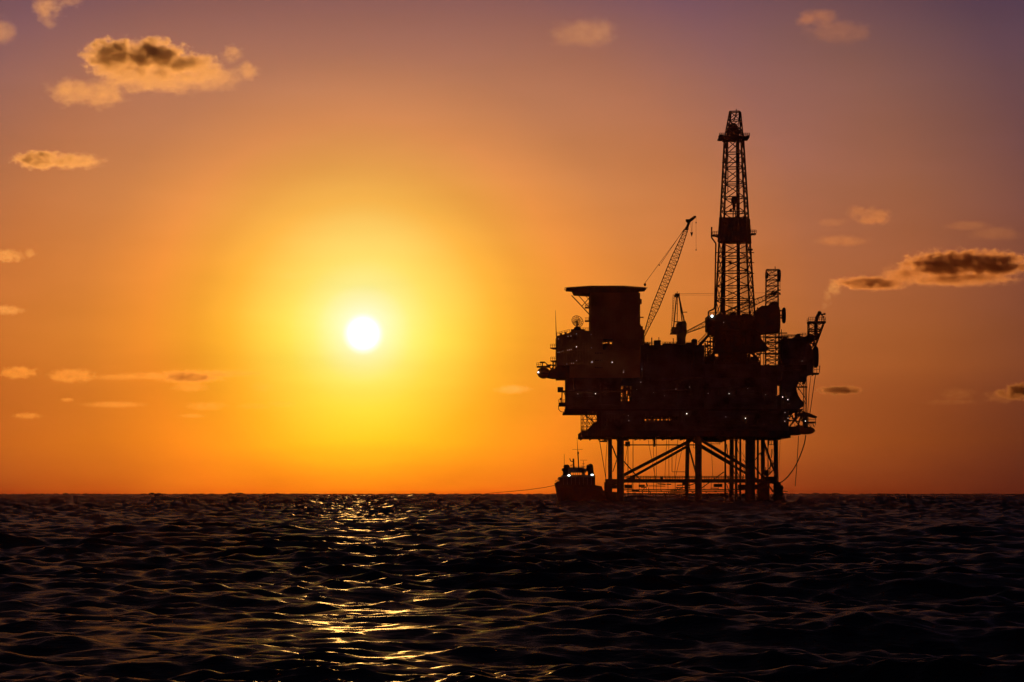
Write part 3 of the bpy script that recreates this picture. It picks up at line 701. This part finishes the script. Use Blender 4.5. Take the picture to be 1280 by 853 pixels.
m.line((946, 457), (950, 441), .2, 6); m.rail(976, 1003, 422, 2, 3.4, 4); m.prism([(945, 422), (949, 418), (950, 423), (953, 436), (945, 438)], 5, 9)
m.build('scaffold_tower', 'steel', root)
for k in range(2): pass
m = MB(); m.prism([(990, 423), (992, 421.8), (996, 420.4), (996.6, 417.4), (999.8, 417.4), (1000.4, 420.6), (1006, 421), (1010, 418.6), (1011, 425), (990, 425)], 3, 9); m.rail(978, 997, 421.6, 3, 3, 4); m.rail(1000, 1010, 419.6, 3, 3, 3)
m.line((979.6, 424), (979.6, 456), .15, 3); m.build('roof_vents', 'steel', root)

# flare boom at the right edge
m = MB(); A0 = rect4(1011, 1018, 438, 4, 8); A1 = rect4(1011.6, 1031, 402.6, 3.6, 8.4)
m.tower(A0, A1, 4, .2, .11); m.box(1010.8, 1032.4, 401.6, 404, 3, 9); m.rail(1010.8, 1032.2, 401.7, 3, 5, 2.4, r=.07); m.drail(1011, 401.7, 3, 9); m.drail(1032.2, 401.7, 3, 9)
m.prism([(1008, 421), (1013, 417), (1018, 419), (1023, 416), (1024.4, 422), (1017, 427), (1011, 431), (1008, 428)], 4, 8); m.box(1012, 1027, 413.4, 414.6, 4, 8)
for k in range(12): x = 1011 + rnd.random() * 8; y = 422 + rnd.random() * 12; m.box(x, x + 1.6, y, y + 1.2, 4, 7)
flare = m.build('flare_boom', 'steel', root)
m = MB(); m.path([(1019.6, 426), (1020, 402), (1021.8, 395.5), (1024.6, 391.6)], .62, 6, 10); m.ball(P(1024.4, 391.4, 6), .7)
m.build('flare_tip', 'steel', flare)
m = MB(); m.line((1027.4, 402), (1027.6, 395), .16, 6); m.ball(P(1027.6, 393.6, 6), .42); m.ball(P(1030.6, 392.6, 6), .42); m.line((1027, 394), (1031.4, 393), .16, 6); m.line((1030, 402), (1029.6, 397), .14, 6); m.ball(P(1029.4, 396.4, 6), .35)
m.build('pilot_gear', 'steel', flare)
m = MB(); m.box(1016, 1024, 466.2, 468.2, 3, 8); m.rail(1017.4, 1024.4, 466.3, 3, 8.6, 3, r=.08); m.line((1024.6, 466), (1025, 457), .1, 3); m.prism([(1016, 466), (1018.6, 468), (1016, 470)], 3, 7)
m.build('basket_stage', 'steel', root)

# lower right: lattice, stairs and lifeboat station
m = MB(); 
for d in (1, 8):
    for x in (1004.3, 1006.4, 1008): m.line((x, 476), (x, 518), .15, d)
    m.line((996, 484), (1009, 484), .3, d); m.line((997, 478), (1004, 484), .15, d); m.line((997, 484), (1008, 500), .15, d); m.line((1004, 500), (1008.4, 506), .12, d)
    m.line((1001, 476), (997.8, 488), .14, d)
m.build('hose_tower', 'steel', root)
m = MB().prism([(976.6, 476), (998.5, 476), (998, 480), (995.4, 485), (996.6, 490), (998.2, 495), (1001.4, 500), (1005.4, 503), (1005, 508), (1000, 511), (997, 513.6), (976.6, 513.6)], 2, 9)
dress(m, 978, 996, 480, 510, 2, 10, 31, top=False)
m.build('utility_module', 'module', root)
m = MB()
m.box(971.4, 976.8, 476.4, 482, 3, 8); m.prism([(971.4, 495.8), (973.6, 494), (976.8, 491.6), (976.8, 512), (971.4, 512)], 3, 8); m.line((973.9, 482), (973.8, 494), .05, 4)
m.build('infill_frame', 'steel', root)
m = MB()
for a, b, r_ in (((986, 535), (1003, 511), .3), ((990, 521), (1000, 533), .24), ((1003, 515), (997, 534), .3), ((986, 519), (992, 513), .3), ((1000, 518), (1006, 533), .24), ((984, 526), (996, 526), .2), ((990, 530), (1000, 519), .2), ((994, 514), (994, 527), .2)): m.line(a, b, r_, 3)
for k in range(40): 
    x = 985 + rnd.random() * 20; y = 513 + rnd.random() * 14; m.box(x, x + rnd.uniform(.8, 2.6), y, y + rnd.uniform(.6, 2), 3, 6)
for x in (1006, 1008.5): m.line((x, 517), (x, 535), .4, 3)
m.box(1004.8, 1009.5, 520, 534, 2, 6)
m.build('stair_flight', 'steel', root)
m = MB().prism([(996, 516.4), (1010, 515.8), (1021.4, 520.8), (1021, 522.4), (1009, 519.4), (996, 518.8)], 0, 8)
for x in (1019.4, 1010.6): m.line((x, 521), (x + (0.2), 532), .11, 1)
m.box(1009, 1020, 527.2, 529.2, 1, 7); m.line((1010, 524.5), (1019, 524.5), .08, 1); m.line((1016, 530), (1018, 534), .14, 1); m.line((1011, 530), (1013.4, 534.6), .1, 1)
m.build('lifeboat_canopy', 'steel', root)
m = MB().box(983, 1000, 533.4, 543.4, 2, 12).box(984, 1001.4, 541.8, 543.6, 0, 14); m.build('boat_station_deck', 'steel', root)

# lit lamps on the platform
for x, y, r_, mt in ((720.5, 417.6, .16, 'lampdim'), (739, 418.3, .12, 'lampdim'), (720.5, 433.8, .2, 'lamp'), (739.4, 435, .13, 'lampdim'), (720.5, 451, .14, 'lampdim'), (740, 452.8, .2, 'lamp'),
                    (765.2, 453, .22, 'lamp'), (722.3, 492.6, .2, 'lampdim'), (744.4, 492.4, .24, 'lamp'), (779.4, 465.4, .2, 'lampdim'), (858.4, 517.4, .3, 'lamp'), (931.8, 523, .26, 'lamp'), (911.4, 492.3, .2, 'lamp'),
                    (978.3, 496.5, .22, 'lamp'), (984.8, 499.8, .2, 'lamp'), (981.2, 515.8, .18, 'lampdim'), (985, 523, .2, 'lampdim'), (981, 526.8, .2, 'lampdim'), (1006.7, 526.6, .2, 'lamp'), (904.6, 403.2, .18, 'lampdim'),
                    (802.2, 461.6, .16, 'lampdim'), (785.4, 519.8, .16, 'lampdim'), (786, 526, .18, 'lampdim'), (1002.6, 451.6, .16, 'lampdim'), (801, 478, .2, 'lampdim'), (907.3, 521.4, .16, 'lampdim'), (957, 493.6, .14, 'lampdim'), (885.2, 492, .14, 'lampdim'), (779.6, 463, .1, 'lampdim'),
                    (796, 487, .12, 'lampdim'), (830.5, 495, .12, 'lampdim'), (845, 486.5, .12, 'lampdim'), (817, 491, .12, 'lampdim'), (934.6, 486, .14, 'lampdim'), (862, 484, .12, 'lampdim')):
    r_ *= .64
    b = MB().ball(P(x, y, -2.6), r_, n=8, m=6); b.tube(P(x, y, -2.6), P(x, y, 1), .05, 4)
    b.build('deck_lamp', mt, root)
MB().ball(P(890, 395.4, -.6), .42, n=8, m=6).build('floodlight', 'flood', root)

# ---------------------------------------------------------------- things that hang from the platform
cap = empty('survival_capsule', P(679.4, 466, 1)); tag(cap, 'round survival capsule hanging at the far left edge of the platform', 'lifeboat')
m = MB().ball(P(679.6, 466.4, 3), 2.1, 1.05, 1.05, .93, 20, 14); m.build('hull', 'orange', cap, True)
m = MB().tube(P(679.6, 467.4, 3), P(679.6, 466.6, 3), 2.28, 20); m.build('fender_ring', 'steel', cap)
m = MB().tube(P(679.6, 460.5, 3), P(679.6, 457.5, 3), .7, 10); m.build('hatch', 'steel', cap)
MB().ball(P(672.9, 465.6, .9), .3, n=8, m=6).build('lamp', 'lamp', cap)
lb = empty('lifeboat', P(1003, 539, 2)); tag(lb, 'enclosed lifeboat slung under the pitched canopy at the lower right corner', 'lifeboat')
def hull_loft(L, B, D, n=18, blunt=.35):
    """rounded boat body, length along x, centred on the origin"""
    vs = []; fs = []; k = 16
    for i in range(n + 1):
        t = i / n * 2 - 1; q = (1 - abs(t) ** 2.6) ** .55 if abs(t) < 1 else 0; q = max(q, .02)
        for j in range(k):
            a = 2 * math.pi * j / k; vs.append(Vector((t * L / 2, math.cos(a) * B / 2 * q, math.sin(a) * D / 2 * (q ** .8))))
    for i in range(n):
        for j in range(k): fs.append((i * k + j, i * k + (j + 1) % k, (i + 1) * k + (j + 1) % k, (i + 1) * k + j))
    return vs, fs
c = P(1003.4, 538.4, 4); vs, fs = hull_loft(8.4, 2.9, 2.75)
MB().add([v + c for v in vs], fs).build('hull', 'orange', lb, True)
m = MB().wbox(c.x - 2.4, c.x + 1.2, c.y - .8, c.y + .8, c.z + 1.1, c.z + 1.75); m.build('conning_hood', 'orange', lb)
for x in (-2.8, 2.8): MB().tube(c + Vector((x, 0, 1)), c + Vector((x, 0, 2.4)), .09, 6).build('hook', 'steel', lb)

def hang(name, pts, r, label, cat, group, d=5):
    """a rope or hose through photograph points, smoothed"""
    P3 = [P(x, y, d) for x, y in pts]
    if len(P3) > 2:
        out = []
        for i in range(len(P3) - 1):
            p0 = P3[max(0, i - 1)]; p1 = P3[i]; p2 = P3[i + 1]; p3 = P3[min(len(P3) - 1, i + 2)]
            for k in range(6):
                t = k / 6; out.append(.5 * ((2 * p1) + (p2 - p0) * t + (2 * p0 - 5 * p1 + 4 * p2 - p3) * t * t + (3 * p1 - p0 - 3 * p2 + p3) * t ** 3))
        P3 = out + [P3[-1]]
    o = MB().cpath(P3, r, 6).build(name, 'rope'); tag(o, label, cat, group); return o
GR = 'ropes hanging among the platform legs'
hang('hose', [(1007.4, 544), (1005, 556), (1000.5, 569), (994, 583), (986.5, 594), (979.5, 601), (975.6, 603.4)], .2, 'thick black hose sweeping down from lifeboat station to the rightmost leg', 'hose', None)
hang('rope', [(998.2, 545), (996.4, 576), (994, 608)], .13, 'straight rope dangling right of the platform legs, ending above the water', 'rope', GR)
hang('rope', [(975.4, 548), (974.4, 570), (973.2, 602)], .07, 'thin rope hanging just right of the rightmost leg', 'rope', GR)
hang('rope', [(1019.4, 468), (1016, 492), (1012.4, 517)], .14, 'rope from the basket stage down to the lifeboat canopy', 'rope', GR)
hang('rope', [(1013.6, 470), (1011.4, 490), (1009.6, 516)], .1, 'rope close beside the hose tower above the lifeboat canopy', 'rope', GR)
hang('rope', [(749.6, 552), (753.5, 575), (757.6, 600)], .13, 'slanting rope below the small hanging stage at the leftmost leg', 'rope', GR)
hang('rope', [(759, 552), (757.4, 575), (757.4, 602)], .1, 'upright rope between the slanting rope and the leftmost leg', 'rope', GR)
for x0, x1, y1, lb_ in ((809.5, 819.5, 600, 'rope slanting right beneath the deck, between the left leg pair and middle leg'), (816, 818.5, 600, 'rope crossing the slanting one low down near the walkway'), (833.6, 831, 598, 'leftmost of the two near-upright ropes beside the middle legs'), (836, 836.2, 598, 'right one of the two near-upright ropes beside the middle legs'), (847.6, 842.8, 598, 'rope slanting left just under the twin braces'), (856, 843.6, 600, 'rope running from the back middle leg down left to the walkway'), (786, 780.6, 583, 'short rope close right of the thick left leg'), (888.6, 891, 597, 'rope hanging in the bay right of the thick middle leg'), (963.6, 957, 570, 'rope inside the rightmost leg bay')):
    hang('rope', [(x0, 547), ((x0 + x1) / 2, (547 + y1) / 2), (x1, y1)], .08, lb_, 'rope', GR, 20)

# ---------------------------------------------------------------- the supply boat beside the platform
DB = -25.0
BC = P(724, 622, DB); BC.z = 0
boat = empty('supply_boat', BC); tag(boat, 'dark supply boat with twin funnels and two white lamps beside the platform legs', 'boat')
sB = (Y0 + DB) / F
def Q(px, py, d=0): return P(px, py, DB + d)
# hull: lofted, seen almost bow on, bow swung a little to the left
def hull():
    st = []      # stations: (distance aft, half beam at rail, half beam at water, rail height)
    for t, hb, hw, zr in ((0, .15, .05, 5.4), (.04, 1.9, .7, 5.2), (.10, 3.7, 2.0, 4.9), (.2, 5.6, 4.1, 4.5), (.34, 6.4, 5.6, 4.0), (.45, 6.6, 6.2, 3.6), (.46, 6.6, 6.2, 2.6), (.75, 6.6, 6.3, 2.4), (1, 6.2, 5.6, 2.5)):
        st.append((t * 42, hb, hw, zr))
    ang_ = R(-9); ca, sa = math.cos(ang_), math.sin(ang_); x0 = Q(712, 0).x
    vs = []; fs = []
    for a, hb, hw, zr in st:
        for s_, b_, z_ in ((-1, hb, zr), (-1, hb * .55 + hw * .45, zr * .45), (-1, hw, 0), (-1, hw * .8, -1.8), (1, hw * .8, -1.8), (1, hw, 0), (1, hb * .55 + hw * .45, zr * .45), (1, hb, zr)):
            lx = s_ * b_; ly = a
            vs.append(Vector((x0 + lx * ca - ly * sa + 1.2, Y0 + DB + lx * sa + ly * ca, z_)))
    k = 8
    for i in range(len(st) - 1):
        for j in range(k): fs.append((i * k + j, i * k + (j + 1) % k, (i + 1) * k + (j + 1) % k, (i + 1) * k + j))
    fs += [tuple(range(k)), tuple(range((len(st) - 1) * k, len(st) * k))]
    return vs, fs
m = MB().add(*hull())
m.build('hull', 'hull', boat)
m = MB().prism([(693.4, 604.4), (697.6, 602), (699.4, 602), (700, 598), (704, 597), (744, 597), (744, 606.6), (752, 608), (753.6, 612), (756, 614.6), (757, 626), (698, 626)], 3, 14)
m.rail(694, 700, 603.4, 3, 2.6, 2, r=.05) ; m.build('bulwark', 'hull', boat)
m = MB().prism([(697.6, 600), (697.6, 597.6), (699, 596.4), (701.6, 596.6), (702.4, 594), (744, 594), (744, 600)], 5, 16)
for x in range(704, 743, 5): m.box(x, x + .4, 595, 606, 2.6, 5)
m.build('forecastle_house', 'white', boat)
m = MB().box(710, 733, 585.8, 590.8, 6, 15).box(711, 731.4, 594.0, 597.6, 6, 15).box(710, 713.8, 590, 595, 6, 15).box(728.6, 731.4, 590, 595, 6, 15)
for x in (716.5, 719.2, 722, 724.8, 727.4): m.line((x, 590.6), (x, 594.4), .14, 6)
m.box(712.8, 730, 584.6, 586, 7, 14); m.rail(712, 732, 585.6, 6, 2.4, 2.2, r=.04); m.build('wheelhouse', 'white', boat)
m = MB().prism([(703.6, 597), (703.6, 589), (702.4, 588.8), (702.4, 586), (704.6, 585.4), (704.6, 582.4), (706, 581.2), (709.8, 580.8), (711.6, 582), (713, 586), (713.2, 597)], 7, 12); m.build('funnel', 'hull', boat)
m = MB().prism([(735.4, 606), (735.2, 590), (733.2, 588.8), (733.2, 583), (734, 581.4), (738, 579.8), (740.6, 580.6), (741.4, 583), (742.4, 592), (744.2, 606)], 7, 12); m.box(731, 736, 587.8, 588.8, 8, 11); m.build('funnel', 'hull', boat)
m = MB().tube(Q(723.4, 586, 9), Q(722.4, 566, 9), .22, 6).tube(Q(722.4, 566, 9), Q(721.2, 547, 9), .12, 6, .04); m.line((715.6, 562), (728.4, 562), .05, DB + 9); m.box(721.6, 723.6, 564.8, 568, DB + 8.6, DB + 9.4); m.line((725, 575.4), (734, 575.4), .05, DB + 9); m.build('mast', 'hull', boat)
m = MB().tube(Q(705.3, 583, 9), Q(705.3, 567.6, 9), .1, 6, .05); m.build('whip_antenna', 'hull', boat)
m = MB().line((717.3, 586), (716.8, 573.5), .3, DB + 8).line((716.8, 577.2), (713.4, 576.6), .16, DB + 8).line((713.4, 576.8), (712.2, 573.2), .14, DB + 8).line((713, 582), (717, 581), .14, DB + 8); m.box(716, 717.8, 577, 583, DB + 7.6, DB + 8.4); m.build('radar_mast', 'hull', boat)
m = MB().line((729.8, 586), (729, 576), .08, DB + 9).line((727, 583.6), (731.6, 583.6), .06, DB + 9).line((727.4, 580), (731, 580), .06, DB + 9).line((727.2, 586), (727.8, 581), .06, DB + 9); m.build('aerial', 'hull', boat)
for x, y in ((711.2, 594.6), (740.2, 593.8)):
    b = MB().ball(Q(x, y, 3.6), .37, 1.25, .8, .72, 10, 8); b.build('floodlight', 'flood', boat)
# the hull's prow line continues as a mooring line to the left
pts = [(694, 606.8), (680, 609.6), (662, 612.2), (644, 614), (627, 615.4), (606, 617.4)]
P3 = [P(x, y, DB + 2) for x, y in pts]; P3.append(P3[-1] + Vector((-8, 2, -4.4)))
o = MB().cpath(P3, .09, 6).build('mooring_line', 'rope'); tag(o, 'long slack mooring line running left from the boat bow over the water', 'rope')

# ---------------------------------------------------------------- clouds: real volumes far out over the sea
def cloud(label, dist, blobs, gain=1.0, T=.75, scale=.5, group='small clouds scattered over the sky', name='cloud', col_=(1.0, .84, .70), g=.6, cast=True):
    """blobs: (px, py, rx, ry, weight) in photograph pixels"""
    s = dist / F
    def W(px, py): return Vector(((px - 640) * s, dist, H + (EYE - py) * s))
    cx = sum(b[0] for b in blobs) / len(blobs); cyy = sum(b[1] for b in blobs) / len(blobs); c0 = W(cx, cyy)
    B = []
    for px, py, rx, ry, wt in blobs:
        B.append((W(px, py) - c0, rx * s, (rx * .35 + ry * .65) * s, ry * s, wt))
    mb = MB()
    for c, a, b, h_, wt in B: mb.ball(c, 1, a, b, h_, 20, 12)
    me = bpy.data.meshes.new(name); me.from_pydata([tuple(v) for v in mb.v], [], mb.f)
    bm = bmesh.new(); bm.from_mesh(me); bmesh.ops.remove_doubles(bm, verts=bm.verts, dist=1e-3); bmesh.ops.recalc_face_normals(bm, faces=bm.faces); bm.to_mesh(me); bm.free()
    o = bpy.data.objects.new(name, me); col.objects.link(o); o.location = c0
    hmin = min(b[3] for b in B)
    if len(B) > 1:
        md = o.modifiers.new('union', 'REMESH'); md.mode = 'VOXEL'; md.voxel_size = hmin * .22; md.use_smooth_shade = False
    m = bpy.data.materials.new(name + '_volume'); m.use_nodes = True; t = m.node_tree
    for n in list(t.nodes): t.nodes.remove(n)
    out = node(t, 'ShaderNodeOutputMaterial'); pv = node(t, 'ShaderNodeVolumePrincipled'); t.links.new(pv.outputs[0], out.inputs['Volume'])
    pv.inputs['Color'].default_value = (*col_, 1); pv.inputs['Anisotropy'].default_value = g
    tcn = node(t, 'ShaderNodeTexCoord'); ob = tcn.outputs['Object']
    acc_ = num = den = None
    for c, a, b, h_, wt in B:
        v = node(t, 'ShaderNodeVectorMath', operation='SUBTRACT'); t.links.new(ob, v.inputs[0]); v.inputs[1].default_value = c
        v2 = node(t, 'ShaderNodeVectorMath', operation='DIVIDE'); t.links.new(v.outputs[0], v2.inputs[0]); v2.inputs[1].default_value = (a, b, h_)
        v3 = node(t, 'ShaderNodeVectorMath', operation='LENGTH'); t.links.new(v2.outputs[0], v3.inputs[0])
        f = math_node(t, 'SUBTRACT', 1.0, v3.outputs['Value']); f = math_node(t, 'MULTIPLY', f, 1.7, clamp=True)
        acc_ = f if acc_ is None else math_node(t, 'SMOOTH_MAX', acc_, f, .12)
        fw = math_node(t, 'MULTIPLY', f, wt); f_ = math_node(t, 'ADD', f, .001)
        num = fw if num is None else math_node(t, 'ADD', num, fw); den = f_ if den is None else math_node(t, 'ADD', den, f_)
    wfield = math_node(t, 'DIVIDE', num, den)
    sz = sum(b[3] for b in B) / len(B)
    mpn = node(t, 'ShaderNodeMapping'); t.links.new(ob, mpn.inputs[0]); k = 1 / (sz * scale * 2.0); mpn.inputs['Scale'].default_value = (k * .8, k, k * 1.15)
    mpn.inputs['Location'].default_value = (cx * .37, cyy * .71, dist * .001)
    nz = node(t, 'ShaderNodeTexNoise'); t.links.new(mpn.outputs[0], nz.inputs[0]); nz.inputs['Scale'].default_value = 1; nz.inputs['Detail'].default_value = 7; nz.inputs['Roughness'].default_value = .66
    nn = math_node(t, 'MULTIPLY_ADD', nz.outputs['Fac'], 3.2, -1.1, clamp=True)
    d = math_node(t, 'SUBTRACT', acc_, math_node(t, 'MULTIPLY', nn, T)); d = math_node(t, 'MAXIMUM', d, 0.0)
    d = math_node(t, 'MULTIPLY', math_node(t, 'MULTIPLY', d, wfield), 2.2 / sz)
    t.links.new(d, pv.inputs['Density'])
    me.materials.append(m)
    tag(o, label, 'cloud', group)
    return o
T_ = 1.0
cloud('largest cloud, dark brown top over a glowing base, in the upper left', 8000,
      [(140, 72, 46, 34, 3.0), (190, 72, 62, 32, 3.4), (236, 82, 52, 22, 2.2), (205, 100, 100, 24, .3), (262, 98, 60, 24, .25), (170, 96, 60, 28, .35)], T=T_, scale=.24)
cloud('small ragged cloudlet at the right end of the largest cloud', 8000, [(290, 68, 22, 18, .25), (308, 88, 24, 18, .2)], T=1.10, scale=.35)
cloud('glowing cloud hugging the lower left of the largest cloud', 8050, [(92, 115, 46, 25, .4), (128, 117, 44, 27, .3)], T=1.05, scale=.27)
cloud('bright small cloud cut by the top edge near the left corner', 7800, [(60, 10, 30, 26, .26), (82, 2, 34, 14, .2), (64, 26, 16, 18, .1)], T=1.17, scale=.4)
cloud('pale puff cut by the left edge near the top', 7800, [(2, 38, 32, 28, .14)], T=1.04, scale=.4)
cloud('flat golden cloud alone at the left, well below the largest cloud', 9500, [(50, 200, 46, 16, 1.4), (92, 202, 54, 14, .45)], T=1.04, scale=.34)
cloud('faint puff just below the top edge, left of the derrick', 7800, [(728, 42, 60, 24, .06), (750, 36, 30, 18, .09)], T=0.78, scale=.4)
cloud('small bright cloud near the top edge, right of the derrick', 7800, [(1022, 23, 38, 18, .15), (1050, 40, 62, 20, .05)], col_=(.80, .52, .38), T=0.85, scale=.4)
cloud('long dark cloud with a bright ragged rim right of the platform', 14000,
      [(1176, 333, 68, 25, 2.6), (1238, 331, 66, 23, 3), (1206, 328, 60, 22, 2.6), (1130, 344, 44, 16, .5), (1092, 354, 66, 12, 2.0), (1200, 350, 96, 12, .4)], col_=(.80, .52, .38), T=T_, scale=.25)
cloud('small bright cloud above the long dark one', 13500, [(1092, 271, 36, 17, .2), (1072, 265, 20, 12, .16)], col_=(.80, .52, .38), T=1.04, scale=.4)
cloud('faint streak left of and above the long dark cloud', 13500, [(1052, 301, 50, 10, .05), (1040, 278, 28, 8, .04)], col_=(.80, .52, .38), T=0.72)
cloud('faint streak cut by the right edge above the long dark cloud', 13500, [(1212, 283, 46, 9, .04), (1244, 292, 50, 14, .03)], col_=(.80, .52, .38), T=0.72)
cloud('small dark oval cloud low beside the lifeboat canopy', 24000, [(1050, 488, 38, 8, 1.2)], col_=(.42, .26, .18), T=0.91, scale=.35)
cloud('low cloud cut by the right edge near the horizon', 24000, [(1254, 496, 38, 13, .14), (1278, 489, 36, 13, 3)], col_=(.42, .26, .18), T=1.05, scale=.27)
cloud('low faint cloud left of the one cut by the right edge', 24000, [(1198, 493, 34, 12, .055), (1190, 503, 54, 6, .04)], col_=(.42, .26, .18), T=0.91, scale=.35)
cloud('small golden cloud alone between the sun and the platform', 25000, [(641, 487, 31, 8, .13)], T=0.65)
LG = 'thin low clouds left of the sun'
cloud('longest low cloud, a thin arch left of and below the sun', 25000, [(236, 471, 60, 11, .45), (285, 467, 64, 7, .06), (180, 470, 50, 7, .07)], col_=(.95, .66, .34), T=0.78, scale=.35, group=LG)
cloud('low peaked cloud between the arch and the small left edge cloud', 25000, [(89, 470, 40, 12, .42)], col_=(.95, .66, .34), T=0.91, scale=.35, group=LG)
cloud('small low cloud nearest the left edge', 25000, [(22, 466, 34, 11, .45)], col_=(.95, .66, .34), T=0.91, scale=.35, group=LG)
cloud('thin streak joining the peaked cloud and the arch', 25000, [(145, 472, 48, 6, .06)], col_=(.95, .66, .34), T=0.85, scale=.35, group=LG)
cloud('thin short cloud right under the arch', 25000, [(238, 484, 34, 9, .14)], col_=(.95, .66, .34), T=0.78, scale=.35, group=LG)
cloud('long flat streak low at the left, under the peaked cloud', 25000, [(143, 506, 56, 6, .07)], col_=(.95, .66, .34), T=0.78, scale=.35, group=LG)
cloud('faint streak below the arch cloud and nearest the horizon', 25000, [(258, 508, 38, 8, .09)], col_=(.95, .66, .34), T=0.78, scale=.35, group=LG)
cloud('tiny puff at the right end of the arch', 25000, [(328, 484, 22, 9, .05)], col_=(.95, .66, .34), T=0.78, scale=.35, group=LG)
cloud('faint broken streak nearest the sun', 25000, [(318, 508, 32, 6, .04), (352, 505, 28, 7, .035)], col_=(.95, .66, .34), T=0.78, scale=.35, group=LG)
cloud('tiny streak low at the left, between the peaked cloud and the long flat streak', 25000, [(84, 500, 12, 4, .12)], col_=(.95, .66, .34), T=.7, scale=.35, group=LG)
cloud('faint streak lowest of all at the left, above the horizon', 25000, [(34, 520, 26, 6, .12)], col_=(.95, .66, .34), T=.8, scale=.35, group=LG)
cloud('hair-thin streak lowest under the arch cloud', 25000, [(240, 520, 24, 4, .08)], col_=(.95, .66, .34), T=.7, scale=.35, group=LG)
cloud('faint thin wisp just above and left of the sun', 22000, [(366, 345, 26, 8, .012), (384, 342, 18, 6, .012)], T=0.78, scale=.35)
cloud('tiny cloud at the left edge halfway up the sky', 17000, [(8, 320, 34, 13, .22), (37, 317, 14, 9, .18)], T=1.05, scale=.27)
cloud('tiny cloud at the left edge below the halfway one', 20000, [(8, 388, 32, 9, .16)], T=0.85, scale=.35)
cloud('wisp of smoke drifting up from the flare boom towards the long cloud', 1010, [(1042, 361, 13, 15, .2), (1034, 372, 10, 15, .12), (1030, 382, 7, 12, .06)], T=1.10, scale=.35, group=None, name='smoke_wisp')['category'] = 'smoke'

# ---------------------------------------------------------------- haze over the sea
if 2.6e-6 > 0:
    hz = MB().wbox(-7600, 7600, -7600, 7600, -9, 150).build('haze', M['steel']); hz.data.materials.clear()
    m = bpy.data.materials.new('sea_haze'); m.use_nodes = True; t = m.node_tree
    for n in list(t.nodes): t.nodes.remove(n)
    out = node(t, 'ShaderNodeOutputMaterial'); pv = node(t, 'ShaderNodeVolumePrincipled'); t.links.new(pv.outputs[0], out.inputs['Volume'])
    pv.inputs['Color'].default_value = (1, .34, .3, 1); pv.inputs['Density'].default_value = 2.6e-6; pv.inputs['Anisotropy'].default_value = .88
    hz.data.materials.append(m)
    tag(hz, 'thin warm sea haze round the platform', 'haze', None, 'stuff')
